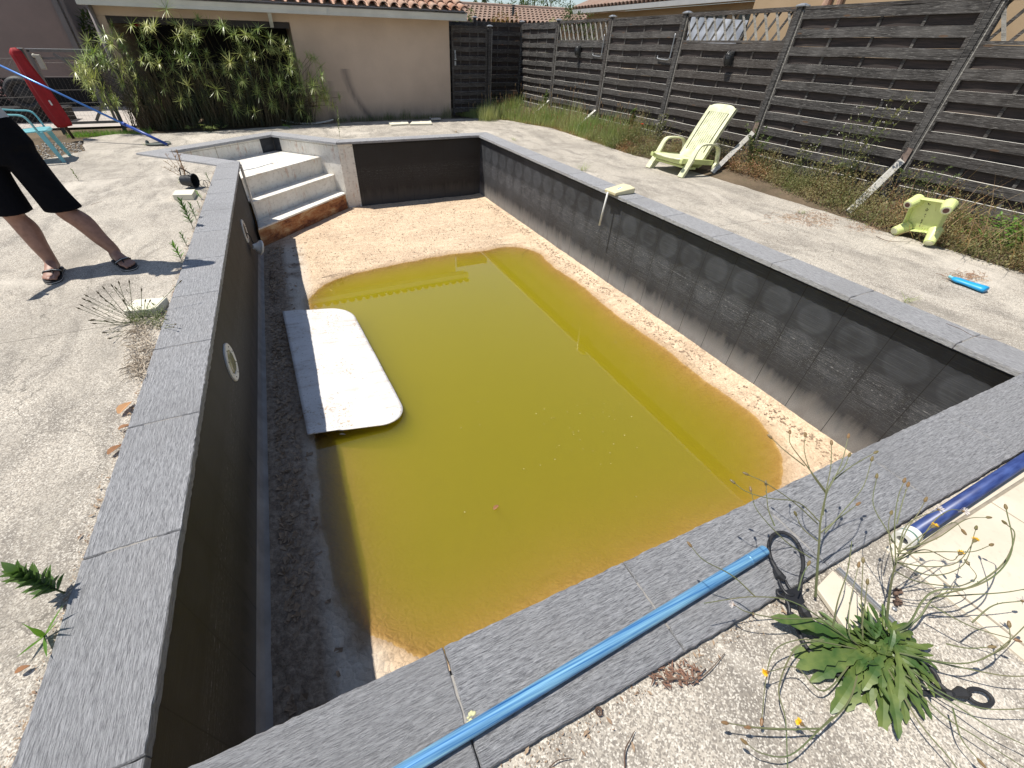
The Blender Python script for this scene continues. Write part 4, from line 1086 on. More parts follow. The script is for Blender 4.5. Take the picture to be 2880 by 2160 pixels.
# ------------------------------------------------------------------ the man on the left
pn = thing('person', 'man in black shorts and striped black flip flops standing at the left pool side', 'person', (-1.15, 3.75, -.028))
GZ = -.028
def prof_tube(mb, pts, rs, n=14, flat=1.):
    mb.tube(curve(pts, 4), [a for a in interp(rs, 4)], n, True, flat)
def interp(rs, n):
    P = [rs[0]]+list(rs)+[rs[-1]]; out = []
    for i in range(1, len(P)-2):
        for k in range(n):
            t = k/n; a, b, c, d = P[i-1], P[i], P[i+1], P[i+2]
            out.append(.5*((2*b)+(c-a)*t+(2*a-5*b+4*c-d)*t*t+(3*b-a-3*c+d)*t**3))
    out.append(rs[-1]); return out
SOLE = .022
def foot(mb, heel, ang, side):
    """bare foot; ang = direction of the toes; side=+1 big toe on the left of travel"""
    d = Vector((math.cos(ang), math.sin(ang), 0)); sd = Vector((-d.y, d.x, 0)); h0 = Vector((heel.x, heel.y, GZ+SOLE))
    def P(f, s, z): return h0+d*(f*1.1)+sd*(s*side*1.14)+Vector((0, 0, z*1.05))
    rings = []
    for f, wl_, wr_, zt, c in ((-.005, .018, .018, .030, 0), (.012, .030, .030, .055, 0), (.045, .034, .034, .082, 0), (.085, .034, .035, .088, 0), (.12, .038, .038, .068, .002), (.16, .046, .043, .048, .003), (.195, .049, .043, .034, .004), (.212, .045, .038, .027, .002)):
        rg = []
        for k in range(14):
            t = 2*PI*k/14; cx = math.cos(t); sz = math.sin(t)
            rg.append(P(f, c+(wl_ if cx > 0 else wr_)*cx, zt/2+sz*zt/2*(1 if sz > 0 else 1)))
        rings.append(rg)
    mb.loft(rings)
    for k, (s0, f0, L, r) in enumerate(((.034, .200, .055, .0135), (.012, .206, .047, .0098), (-.006, .203, .042, .0092), (-.021, .196, .036, .0088), (-.035, .186, .030, .0085))):
        a = P(f0-.02, s0*.95, .016); b = P(f0+L*.55, s0*1.05, .019); c = P(f0+L, s0*1.03, .0105)
        mb.tube([a, b, c], [r, r*1.02, r*.9], 8); mb.ball(c, r*.92, 8, 6)
    # ankle
    return P(.045, 0, .085)
body = MB()
AN = {}
# image-left foot (his right) and image-right foot (his left); he faces the camera side
H1, A1 = Vector((-1.235, 3.795, 0)), rad(-84)
H2, A2 = Vector((-.845, 3.82, 0)), rad(-54)
an1 = foot(body, H1, A1, 1); an2 = foot(body, H2, A2, -1)
K1, K2 = Vector((-1.285, 3.80, .45)), Vector((-.995, 3.835, .46))
HP1, HP2 = Vector((-1.285, 3.87, .86)), Vector((-1.085, 3.87, .86))
for an, K, HP in ((an1, K1, HP1), (an2, K2, HP2)):
    low = an-Vector((0, 0, .045)); mid = an.lerp(K, .62)+Vector((0, .022, 0)); q = an.lerp(K, .3)+Vector((0, .008, 0))
    prof_tube(body, [low, an+Vector((0, .004, .01)), q, mid, K-Vector((0, 0, .05)), K+Vector((0, -.012, .03)), K.lerp(HP, .45), HP], [.042, .043, .056, .070, .062, .068, .080, .082], 16)
PV = Vector((-1.185, 3.875, .93)); CH = Vector((-1.20, 3.90, 1.30)); NK = Vector((-1.19, 3.885, 1.50)); HD = Vector((-1.17, 3.84, 1.63))
def ell(c, a, b, n=18, rot=0): return [(c[0]+a*math.cos(2*PI*k/n+0), c[1]+b*math.sin(2*PI*k/n), c[2]) for k in range(n)]
body.loft([ell((-1.185, 3.875, .80), .13, .09), ell(PV, .165, .11), ell((-1.20, 3.88, 1.05), .155, .105), ell((-1.205, 3.89, 1.2), .165, .11), ell(CH, .185, .12), ell((-1.195, 3.90, 1.40), .185, .105), ell((-1.195, 3.895, 1.46), .12, .075), ell((-1.19, 3.89, 1.485), .06, .058)])
body.tube([(-1.195, 3.892, 1.45), NK, HD-Vector((0, 0, .03))], [.060, .054, .055], 12)
body.ball(HD+Vector((0, .008, .02)), (.074, .093, .108), 16, 12); body.ball(HD+Vector((0, -.028, -.05)), (.052, .060, .06), 12, 9)
body.tube([HD+Vector((0, -.088, .03)), HD+Vector((0, -.108, -.005)), HD+Vector((0, -.088, -.016))], [.009, .014, .012], 8)   # nose
for s in (-1, 1): body.ball(HD+Vector((s*.076, .012, .01)), (.010, .020, .032), 8, 6)
def hand(mb, wr, d, nrm, side, curl=.35):
    d = d.normalized(); sd = d.cross(nrm).normalized()*side; nn = nrm.normalized()
    rings = []
    for f, w_, t in ((-.02, .024, .018), (.02, .034, .017), (.06, .041, .015), (.09, .040, .012)):
        rings.append([wr+d*f+sd*(w_*math.cos(2*PI*k/10))+nn*(t*math.sin(2*PI*k/10)) for k in range(10)])
    mb.loft(rings)
    for k, (s, L) in enumerate(((.030, .070), (.011, .080), (-.009, .075), (-.028, .060))):
        p = wr+d*.085+sd*s; pts = [p]; a = 0
        for q in range(3): a += curl; pts.append(pts[-1]+(d*math.cos(a)+nn*-math.sin(a))*L/3*(1.15-.15*q))
        mb.tube(pts, [.0092, .0088, .008, .0065], 7)
    p = wr+d*.025+sd*.028; mb.tube([p, p+sd*.028+d*.022-nn*.008, p+sd*.036+d*.052-nn*.018], [.012, .0105, .008], 7)
# his right arm hangs forward, his left arm is raised to the brow
SH1, EL1, WR1 = Vector((-1.38, 3.89, 1.40)), Vector((-1.60, 3.82, 1.16)), Vector((-1.66, 3.58, 1.04))
SH2, EL2, WR2 = Vector((-1.01, 3.885, 1.42)), Vector((-.80, 3.80, 1.70)), Vector((-1.04, 3.79, 1.80))
for sh, e, wr in ((SH1, EL1, WR1), (SH2, EL2, WR2)):
    body.tube(curve([sh-(e-sh)*.15, sh, sh.lerp(e, .5), e, e.lerp(wr, .35), wr], 4), interp([.05, .055, .046, .038, .040, .027], 4), 12)
hand(body, WR1, Vector((.06, -.9, -.35)), Vector((0, -.3, 1)), -1); hand(body, WR2, Vector((-.95, -.05, -.12)), Vector((0, -.1, 1)), 1, .2)
bo_ = lin(body, 'body', M_SKIN, pn, remesh=.0065)
hr = MB(); hr.ball(HD+Vector((0, .022, .040)), (.080, .093, .098), 16, 12); lin(hr, 'hair', M_HAIR, pn, smooth=True)
# shorts: two wide legs from one waist, one surface
st_ = MB()
def ring(c, a, b, n=20, tilt=(0, 0), ph=0, wr=.0): return [(c[0]+a*(1+wr*math.sin(5*2*PI*k/n+ph))*math.cos(2*PI*k/n), c[1]+b*(1+wr*math.cos(4*2*PI*k/n+ph))*math.sin(2*PI*k/n), c[2]+tilt[0]*math.cos(2*PI*k/n)+tilt[1]*math.sin(2*PI*k/n)) for k in range(n)]
st_.loft([ring((-1.184, 3.878, .76), .200, .145), ring((-1.184, 3.878, .88), .222, .152), ring((-1.186, 3.878, .97), .200, .138), ring((-1.182, 3.878, 1.045), .172, .122)])
for K, HP, sx, hz in ((K1, HP1, -1, .44), (K2, HP2, 1, .425)):
    k = Vector((K.x, K.y, hz)); up = Vector((HP.x, HP.y, .82)); rg = []
    for t in range(11):
        f = t/10; c = k.lerp(up, f)+Vector((.012*sx*(1-f)*0+.0, .0, 0)); rg.append(ring(c, .118-.012*math.sin(f*PI)-.006*f, .108+.012*f, 20, (0, 0), t*.5+sx, .022+.03*(1-f)))
    st_.loft(rg)
sho = lin(st_, 'shorts', M_SHORTS, pn, remesh=.009)
shm = MB(); shm.loft([ring((-1.19, 3.878, 1.02), .182, .135, 24, (0, 0), 1, .02), ring((-1.205, 3.88, 1.1), .172, .125, 24, (0, 0), 2, .02), ring((-1.205, 3.892, 1.25), .185, .135, 24), ring((-1.198, 3.90, 1.38), .198, .130, 24), ring((-1.195, 3.898, 1.445), .15, .095, 24), ring((-1.19, 3.89, 1.475), .075, .07, 24)])
for sh, e in ((SH1, EL1), (SH2, EL2)): shm.tube([sh-(e-sh)*.25, sh, sh.lerp(e, .45), sh.lerp(e, .72)], [.06, .068, .062, .064], 14)
lin(shm, 'shirt', M_SHIRT, pn, remesh=.010)
# flip flops
def flipflop(heel, ang, side):
    d = Vector((math.cos(ang), math.sin(ang), 0)); sd = Vector((-d.y, d.x, 0)); h0 = Vector((heel.x, heel.y, GZ))
    def P(f, s, z): return h0+d*(f*1.1)+sd*(s*side*1.14)+Vector((0, 0, z))
    out = [(-.022, 0), (-.015, .024), (.01, .036), (.06, .037), (.11, .040), (.17, .054), (.215, .057), (.25, .050), (.268, .030), (.274, .008), (.266, -.016), (.24, -.036), (.20, -.049), (.15, -.047), (.10, -.038), (.04, -.036), (.0, -.032), (-.016, -.018)]
    c_ = [P(f, s, 0) for f, s in out]
    m = MB(); n = len(out)
    m.loft([[(p.x, p.y, GZ+.001) for p in c_], [(p.x, p.y, GZ+.008) for p in c_]] if side*1 > 0 else [[(p.x, p.y, GZ+.008) for p in c_], [(p.x, p.y, GZ+.001) for p in c_]])
    lowr = lin(m, 'flip_flop', M_RUBBER, pn)
    m = MB(); m.loft([[(p.x, p.y, GZ+.008) for p in c_], [(p.x, p.y, GZ+.0115) for p in c_]]); lin(m, 'sole_stripe', M_WHITE, lowr)
    m = MB(); m.loft([[(p.x, p.y, GZ+.0115) for p in c_], [(p.x, p.y, GZ+SOLE) for p in c_]]); lin(m, 'footbed', M_RUBBER, lowr)
    # thong straps, black with a pale stripe
    s_ = MB(); w_ = MB(); toe = P(.212, .024, SOLE+.006); cen = P(.172, .016, SOLE+.050)
    s_.tube([toe, toe.lerp(cen, .5)+Vector((0, 0, .008)), cen], .006, 6)
    for e, mid in ((P(.115, .046, SOLE), P(.15, .047, SOLE+.030)), (P(.115, -.044, SOLE), P(.15, -.034, SOLE+.036))):
        c5 = curve([e, mid, cen], 6)
        for off, mb_ in ((-.014, s_), (0, w_), (.011, s_)):
            for i in range(len(c5)-1): mb_.bar(c5[i]+d*off+Vector((0, 0, .004)), c5[i+1]+d*off+Vector((0, 0, .004)), .015 if mb_ is s_ else .007, .005)
    lin(s_, 'strap', M_BLACK, lowr); lin(w_, 'strap_stripe', M_WHITE, lowr)
flipflop(H1, A1, 1); flipflop(H2, A2, -1)

# ------------------------------------------------------------------ reclining lounger by the fence (front edge faces -x)
lg = thing('garden_lounger', 'pale lime plastic reclining lounger with slatted back standing by the weeds', 'lounger', (6.08, 4.80, -.028), rad(3))
LW = .33
b = MB()   # seat pan: front lip at x=0
def seatz(x): return .245-.11*x
n = 8; top = []
for i in range(9):
    x = -.02+.64*i/8; top.append([(x-.035*(1-(2*j/n-1)**2)*(1 if i == 0 else 0), (2*j/n-1)*(LW-.05), seatz(x)-.012*(1-(2*j/n-1)**2)) for j in range(n+1)])
k0 = len(b.v)
for r_ in top: b.v += r_
for i in range(8):
    for j in range(n): a = k0+i*(n+1)+j; b.f.append((a, a+n+1, a+n+2, a+1))
so_ = b.build('seat', M_PLAST, lg, smooth=True); so_.modifiers.new('s', 'SOLIDIFY').thickness = .022
b = MB()
for s in (-1, 1):
    b.bar((-.015, s*(LW-.055), seatz(0)-.03), (.68, s*(LW-.055), seatz(.68)-.03), .035, .07)
b.bar((.0, -LW+.05, seatz(0)-.055), (.0, LW-.05, seatz(0)-.055), .02, .05); b.bar((.05, -LW+.05, .13), (.05, LW-.05, .13), .02, .03)
for s in (-1, 1): b.box((-.035, s*(LW-.035), .215), (.03, .05, .055))
b.build('seat_frame', M_LIME, lg, bevel=.004)  # limier colour paints the light coming through the thin plastic
# backrest
bk = MB(); bl = .80; bw = .235; base = Vector((.50, 0, .20)); ax = Vector((math.sin(rad(31)), 0, math.cos(rad(31)))); ny_ = Vector((-ax.z, 0, ax.x))
def BP(t, s, o=0): return base+ax*t+Vector((0, s, 0))+ny_*(o+.02*math.sin(t*3.2))
for s0, s1 in [(-bw, -bw+.055), (bw-.055, bw)]+[(-.165+.0367*k+.003, -.165+.0367*(k+1)-.003) for k in range(9)]:
    ts = [i/10 for i in range(11)]
    edge = abs(s0) > .2 or abs(s1) > .2
    a, c = (0, bl-.05) if edge else (.08, bl-.13)
    bk.loft([[BP(a+(c-a)*t, s0, 0), BP(a+(c-a)*t, s1, 0), BP(a+(c-a)*t, s1, -.016), BP(a+(c-a)*t, s0, -.016)] for t in ts])
prf = []
for i in range(9):
    s = -bw+2*bw*i/8; prf.append((s, bl-.005-.045*abs(2*i/8-1)**4-.008*abs(2*i/8-1)**2))
bk.loft([[BP(bl-.13, s, 0), BP(tp, s, 0), BP(tp, s, -.03), BP(bl-.13, s, -.02)] for s, tp in prf])
bk.loft([[BP(-.02, s, 0), BP(.085, s, 0), BP(.085, s, -.02), BP(-.02, s, -.02)] for s in (-bw+.01, bw-.01)])
bkf = bk.build('backrest', M_PLAST, lg, bevel=.003)
for s in (-1, 1):
    b = MB(); b.loft([[BP(t, s*bw, .002), BP(t, s*(bw-.012), .002), BP(t, s*(bw-.012), -.05), BP(t, s*bw, -.05)] for t in [i/8*(bl-.045) for i in range(9)]])
    b.build('back_edge', M_PLAST, bkf)
for s in (-1, 1):
    b = MB(); yy = s*LW
    pp = curve([(-.015, yy*1.02, .0), (.10, yy*1.01, .20), (.185, yy, .375), (.26, yy, .425), (.40, yy, .425), (.56, yy, .405), (.65, yy, .34), (.70, yy, .20), (.715, yy, .11)], 5)
    m_ = len(pp); rings = []
    for i, p in enumerate(pp):
        d = (pp[min(i+1, m_-1)]-pp[max(0, i-1)]).normalized(); nn = Vector((-d.z, 0, d.x)); t = i/(m_-1)
        w2 = .030+.010*math.sin(PI*t)+(.018*max(0, 1-t*4)); th = .014+(.020*max(0, 1-t*5))
        rings.append([p+Vector((0, -w2, 0))-nn*th, p+Vector((0, w2, 0))-nn*th, p+Vector((0, w2, 0))+nn*th*.6, p+Vector((0, -w2, 0))+nn*th*.6])
    b.loft(rings); b.build('armrest', M_PLAST, lg, bevel=.004, smooth=False)
    b = MB(); b.tube([(.735, yy-.028, .075), (.735, yy-.02, .075), (.735, yy+.02, .075), (.735, yy+.028, .075)], [.060, .085, .085, .060], 20)
    b.build('wheel', M_PLAST, lg, bevel=.003)
    b = MB(); b.loft([[(.03, yy*.93-.02, 0), (.06, yy*.93-.02, 0), (.06, yy*.93+.02, 0), (.03, yy*.93+.02, 0)], [(.16, yy*.86-.022, .20), (.24, yy*.86-.022, .20), (.24, yy*.86+.022, .20), (.16, yy*.86+.022, .20)]]); b.build('leg', M_PLAST, lg, bevel=.004)
b = MB(); b.loft([[BP(.02, -.2, -.02), BP(.02, .2, -.02), BP(.0, .2, -.06), BP(.0, -.2, -.06)], [(.62, -.2, .12), (.62, .2, .12), (.50, .2, .06), (.50, -.2, .06)]]); b.bar((.34, -LW+.1, .075), (.46, LW-.1, .045), .10, .03); b.build('rear_pan', M_LIME, lg, bevel=.004)  # underside in lime too, light through the plastic put into its colour

# ------------------------------------------------------------------ side table tipped on its side
st2 = thing('side_table', 'small lime green plastic table tipped on its side among the weeds', 'table', (6.5, 1.62, -.02))
qa, qb, qc, qd = at(2580, 553, 'x', 6.53), at(2684, 568, 'x', 6.45), at(2638, 655, 'x', 6.52), at(2542, 643, 'x', 6.60)     # the upturned top, seen from below
tips_ = [at(2553, 576, 'x', 6.41), at(2661, 592, 'x', 6.33), at(2612, 684, 'x', 6.41), at(2515, 650, 'x', 6.47)]
fn_ = (qb-qa).cross(qd-qa).normalized()
if fn_.x > 0: fn_ = -fn_
b = MB(); Q = [qa, qb, qc, qd]; cen_ = (qa+qb+qc+qd)/4
back = [q-fn_*.012 for q in Q]
b.loft([Q, back])
for i in range(4):
    p, q = Q[i], Q[(i+1) % 4]; ip, iq = p.lerp(cen_, .05), q.lerp(cen_, .05); e = fn_*.05
    b.loft([[p, q, iq, ip], [p+e, q+e, iq+e, ip+e]])
tb_ = lin(b, 'table_top', M_LIME, st2, bevel=.004)
g_ = MB()
for i in range(16): t_ = R(.1, .85); c_ = qa.lerp(qb, .42+R(-.07, .07)).lerp(qd.lerp(qc, .42), t_)+fn_*.002; g_.ball(c_, (.002, R(.002, .005), R(.004, .011)), 6, 4)
lin(g_, 'dirt_mark', simple('dirt', (.12, .11, .04), .9, .3, 30, .1), tb_)
for i, tp_ in enumerate(tips_):
    root = Q[i].lerp(cen_, .16)+fn_*.0
    up = i < 2; d = (tp_-root).normalized(); e1_ = d.orthogonal().normalized()
    b = MB(); b.tube([root, root.lerp(tp_, .5), tp_], [.060, .050, .044], 18); lg_ = lin(b, 'leg', M_LIME, st2, bevel=.006)
    b = MB(); b.tube([tp_-d*.004, tp_+d*.004], .035, 18); ff = lin(b, 'foot', M_PLAST, lg_)
    if up: b = MB(); b.tube([tp_, tp_+d*.007], .023, 16); lin(b, 'foot_plug', simple('brown_plug', (.13, .06, .045), .8, .3, 20, .1), ff)
# blue bottle
q1, q2 = Vector((5.70, .905, .008)), Vector((5.70, .685, .008)); bt = thing('bottle', 'bright blue empty squeeze bottle lying on the right side of the patio', 'bottle', (5.70, .80, 0))
d = (q2-q1).normalized(); b = MB(); rings = []
for t, ra, rb in ((0, .010, .012), (.012, .022, .016), (.04, .030, .020), (.10, .027, .019), (.14, .031, .022), (.20, .036, .026), (.225, .036, .026), (.232, .028, .018)):
    c = q1+d*t; rings.append([(c.x+ra*math.cos(2*PI*k/16)*1.35, c.y, c.z-.01+rb*math.sin(2*PI*k/16)) for k in range(16)])
b.loft(rings); lin(b, 'body', M_CYAN, bt, smooth=True)
b = MB(); b.tube([q1-d*.028+Vector((0, 0, -.004)), q1+Vector((0, 0, -.008))], [.010, .013], 10); lin(b, 'cap', simple('pale_teal_cap', (.2, .5, .55), .4, .1, 9, .02), bt)
b = MB()
for k in range(3): b.bar(q1+d*(.05+k*.045)+Vector((.024, 0, .014)), q1+d*(.075+k*.045)+Vector((.030, 0, .013)), .006, .003)
lin(b, 'printed_stripe', M_WHITE, bt)

# pool alarm on the right coping
pa = thing('pool_alarm', 'cream wedge shaped pool alarm on the right coping with a tube down the wall', 'alarm', (4.60, 4.02, .003), rad(4))
b = MB(); hx, hy = .15, .115
b.loft([[(-.16, -.10, .0), (.15, -.115, 0), (.17, .0, 0), (.15, .115, 0), (-.16, .10, 0)], [(-.165, -.105, .032), (.15, -.12, .062), (.175, 0, .066), (.15, .12, .062), (-.165, .105, .032)], [(-.155, -.095, .04), (.14, -.11, .072), (.16, 0, .076), (.14, .11, .072), (-.155, .095, .04)]])
b.build('housing', M_CREAMP, pa, bevel=.004)
b = MB(); b.tube([(-.17, .03, .015), (-.185, .035, -.2), (-.20, .04, -.42)], .0125, 10); b.build('tube', M_WHITE, pa, smooth=True)
b = MB(); b.bar((-.07, -.03, .0505), (.03, .005, .0615), .032, .002); b.build('sticker', M_WHITE, pa); b = MB(); b.bar((-.06, -.02, .0525), (.02, .008, .0618), .012, .0022); b.build('sticker_mark', M_BLUE, pa)

# ------------------------------------------------------------------ poles and pipe
pl_ = thing('pool_pole', 'bright blue aluminium pole lying along the near slate coping', 'pole', (1.3, -.2, .022))
pa_ = at(1090, 2196, 'z', .022); pb_ = at(2150, 1548, 'z', .022); dd = (pb_-pa_).normalized(); pa_ = pa_-dd*1.2
b = MB(); b.tube([pa_, pb_], .0185, 24, cap=False); b.tube([pb_, pa_], .0165, 24, cap=False); b.tube([pb_-dd*.09, pb_-dd*.087, pb_-dd*.083, pb_-dd*.08], [.0186, .0195, .0195, .0186], 24)
lin(b, 'tube', M_BLUE, pl_, smooth=True)
nv = thing('pool_pole', 'dark navy blue pole with a white ring end lying on the cream tiles at right', 'pole', (3, -.37, 0))
pa_ = at(2548, 1508, 'z', .012)+Vector((.0, -.004, 0)); pb_ = at(2880, 1294, 'z', .012); dd = (pb_-pa_).normalized(); pb_ = pb_+dd*1.5
b = MB(); b.tube([pa_, pb_], .0245, 24); lin(b, 'tube', M_NAVY, nv, smooth=True)
b = MB(); b.tube([pa_-dd*.035, pa_+dd*.035], .0325, 24, cap=False); b.tube([pa_+dd*.035, pa_+dd*.036], [.0325, .024], 24, cap=False)
rings = []
for r_ in (.0325, .018): rings.append([pa_-dd*.035+Vector((0, 0, 1))*(r_*math.sin(2*PI*k/24))+dd.cross(Vector((0, 0, 1)))*(r_*math.cos(2*PI*k/24)) for k in range(24)])
rings.append([p+dd*.05 for p in rings[1]]); b.loft(rings, cap=False)
rg = lin(b, 'end_ring', simple('cream_white_plastic', (.74, .72, .64), .45, .1, 8, .05), nv, smooth=False)
b = MB(); b.tube([pa_-dd*.004, pa_+dd*.004], .0332, 24, cap=False); lin(b, 'green_band', simple('dull_green_band', (.12, .22, .18), .5, .2, 8, .02), rg)
b = MB(); b.tube([pa_+dd*.012, pa_+dd*.016], .0175, 16); lin(b, 'bore', M_DARK, rg)
# long telescopic pole on the far left
sk = thing('pool_skimmer', 'long light blue telescopic pole sloping down to a leaf skimmer on the left patio', 'skimmer', (-1.24, 9.42, 0))
e0 = at(470, 406, 'z', .0); e1 = at(0, 184, 'y', 10.55); dd = (e1-e0).normalized(); e2 = e1+dd*.9
b = MB(); b.tube([e0, e0+dd*.72], .024, 12); b.tube([e0+dd*.70, e0+dd*.76], .030, 12); lin(b, 'grip', simple('deep_blue_grip', (.015, .06, .32), .4, .2, 9, .03), sk, smooth=True)
b = MB(); b.tube([e0+dd*.7, e2], .017, 12); lin(b, 'pole', M_BLUE2, sk, smooth=True)
b = MB(); q = at(445, 404, 'z', -.01); rim = [(q.x+.19*math.cos(2*PI*k/20), q.y+.12*math.sin(2*PI*k/20), -.005+.01*math.sin(4*PI*k/20)) for k in range(21)]; b.tube(rim, .009, 6); b.tube([(q.x+.12, q.y-.02, .0), e0], .012, 6); b.ball((q.x-.16, q.y+.02, .02), (.03, .03, .03), 8, 6)
lin(b, 'net_frame', simple('grey_green_plastic', (.13, .16, .14), .5, .2, 9, .03), sk); b = MB(); b.v = [(x, y, -.012) for x, y, z in rim[:20]]+[(q.x, q.y, -.022)]; b.f = [(k, (k+1) % 20, 20) for k in range(20)]; lin(b, 'net', simple('dark_net', (.13, .14, .13), .8, .3, 90, .2), sk)

# ------------------------------------------------------------------ left corner: gate, posts, mesh, parasol, chair
wg = thing('wire_gate', 'low grey steel framed wire mesh gate with diagonal braces at the far left', 'gate', (-2.78, 11.32, -.03))
GY = 11.32
b = MB(); x0, x1, z0, z1 = -3.15, -2.33, .13, 1.27
for a, c in (((x0, z0), (x0, z1)), ((x1, z0), (x1, z1)), ((x0-.02, z1), (x1+.02, z1)), ((x0-.02, z0), (x1+.02, z0)), ((x0+.34, z1-.05), (x1, z1-.45)), ((x1-.32, z0+.03), (x1-.0, z0+.42))): b.bar((a[0], GY, a[1]), (c[0], GY, c[1]), .045, .035, (0, 1, 0))
b.box((-2.74, GY-.002, z1-.115), (.78, .012, .035)); 
gf_ = lin(b, 'frame', M_GATEM, wg, bevel=.002)
tp2 = MB(); tp2.box((-2.74, GY, z1+.022), (.88, .05, .008)); lin(tp2, 'top_rail', M_WHITEP, wg)
b = MB(); z = z0+.05
while z < z1: b.tube([(x0, GY+.01, z), (x1, GY+.01, z)], .0014, 4); z += .07*(1+2*(z > .45))
x = x0+.05
while x < x1: b.tube([(x, GY+.012, z0), (x-.0, GY+.012, z1)], .0009, 4); x += .06
lin(b, 'wire_mesh', M_GATEM, gf_)
b = MB(); b.box((-3.04, GY-.04, 1.10), (.085, .05, .22)); b.ball((-3.09, GY-.04, 1.19), (.035, .03, .035), 10, 7); lk = lin(b, 'lock', simple('cream_lock', (.50, .47, .38), .5, .2, 12, .05), wg, bevel=.012)
fn = thing('wire_fence', 'dark green posts carrying chain link mesh on both sides of the wire gate', 'fence', (-2.2, 11.33, -.03))
def dpost(x, y, h, nm='post'):
    b = MB(); b.box((x, y, h/2-.03), (.06, .06, h+.06)); o = lin(b, nm, M_DARKP, fn, bevel=.003); c = MB(); c.box((x, y, h+.006), (.072, .072, .012)); lin(c, 'post_cap', M_WHITEP, o)
dpost(-2.245, 11.28, 1.28); dpost(-3.245, 11.30, 1.29); dpost(-1.69, 11.48, 1.12); dpost(-4.4, 10.9, 1.25); dpost(.35, 11.5, 1.12)
def chain(a, c, h, st=.075):
    b = MB(); a, c = Vector(a), Vector(c); L = (c-a).length; d = (c-a)/L; t = -h
    while t < L:
        for s in (1, -1):
            p0, p1 = (t, 0) if s > 0 else (t, h), (t+h, h) if s > 0 else (t+h, 0)
            (u0, v0), (u1, v1) = p0, p1
            f0 = max(0, (0-u0)/(u1-u0)); f1 = min(1, (L-u0)/(u1-u0))
            if f1 > f0: b.tube([a+d*(u0+(u1-u0)*f0)+Vector((0, 0, v0+(v1-v0)*f0)), a+d*(u0+(u1-u0)*f1)+Vector((0, 0, v0+(v1-v0)*f1))], .0011, 3, cap=False)
        t += st
    for zz in (.02, h*.5, h): b.tube([a+Vector((0, 0, zz)), c+Vector((0, 0, zz))], .003, 4)
    return lin(b, 'chain_link', M_GATEM, fn)
chain((-2.2, 11.3, 0), (-1.7, 11.48, 0), 1.1); chain((-1.65, 11.49, 0), (.35, 11.52, 0), 1.08); chain((-4.4, 10.92, 0), (-3.3, 11.3, 0), 1.15)
# tyre and dark shapes behind the mesh
ty = MB(); c = Vector((-4.12, 12.95, .50)); rings = []
for k in range(28):
    a = 2*PI*k/28; rings.append([c+Vector(((.24+.075*math.cos(t))*math.cos(a), .10*math.sin(t), (.24+.075*math.cos(t))*math.sin(a)*1.0)) for t in [2*PI*j/10 for j in range(10)]])
rings.append(rings[0]); ty.loft(rings, cap=False); ty.ball(c, (.23, .06, .23), 14, 8); tag(ty.build('tyre', M_RUBBER, smooth=True), 'black tyre standing behind the mesh by the red parasol', 'tyre')
bx = thing('storage_chest', 'black storage chest under the tyre behind the mesh at the far left', 'chest', (-4.6, 13.2, -.05)); b = MB(); b.box((-4.6, 13.2, .08), (2.0, .5, .26)); lin(b, 'box', M_DARK, bx, bevel=.01); b = MB(); b.box((-4.6, 13.2, .225), (2.04, .54, .03)); lin(b, 'lid', M_BLACK, bx, bevel=.01)
pk = MB()
for i in range(80): pk.leaf((R(-5.0, -4.35), R(12.9, 13.2), R(.35, .85)), (R(-1, 1), R(-1, .2), R(-.5, 1)), R(.06, .12), .035)
tag(pk.build('flowering_shrub', simple('dull_pink_bloom', (.28, .15, .15), .8, .5, 9, .1)), 'dull pink blooming shrub behind the mesh at the far left edge', 'shrub')
# parasol
pr_ = thing('parasol', 'closed red parasol standing by the wire gate', 'parasol', (-2.90, 10.55, -.03))
ptop = at(35, 134, 'y', 10.50); pbot = Vector((-2.905, 10.54, -.03)); axp = (ptop-pbot).normalized()
Lp = (ptop-pbot).length
b = MB(); b.tube([pbot, pbot+axp*(Lp-.03)], .024, 12); lin(b, 'pole', simple('dark_wood_pole', (.07, .05, .04), .5, .3, 9, .1), pr_, smooth=True)
b = MB(); rings = []; sx_ = axp.cross(Vector((0, 1, 0))).normalized(); sy_ = axp.cross(sx_)
for i in range(22):
    t = i/21; s = .20+(Lp-.20)*t; q = (.112+.034*math.sin(PI*min(1, t*1.2)))*(1-.35*t) if t < .985 else .03
    if i == 0: q *= .9
    rings.append([pbot+axp*s+sx_*(q*math.cos(a)*(1+.22*math.sin(5*a+t*2.2)))+sy_*(q*.8*math.sin(a)*(1+.22*math.cos(4*a+t))) for a in [2*PI*k/24 for k in range(24)]])
b.loft(rings); lin(b, 'canopy', M_RED, pr_, smooth=True)
b = MB(); q = pbot+axp*.58+Vector((.03, -.095, 0)); b.box(q, (.055, .006, .075), Euler((0, rad(-8), 0))); lin(b, 'strap', M_WHITE, pr_)
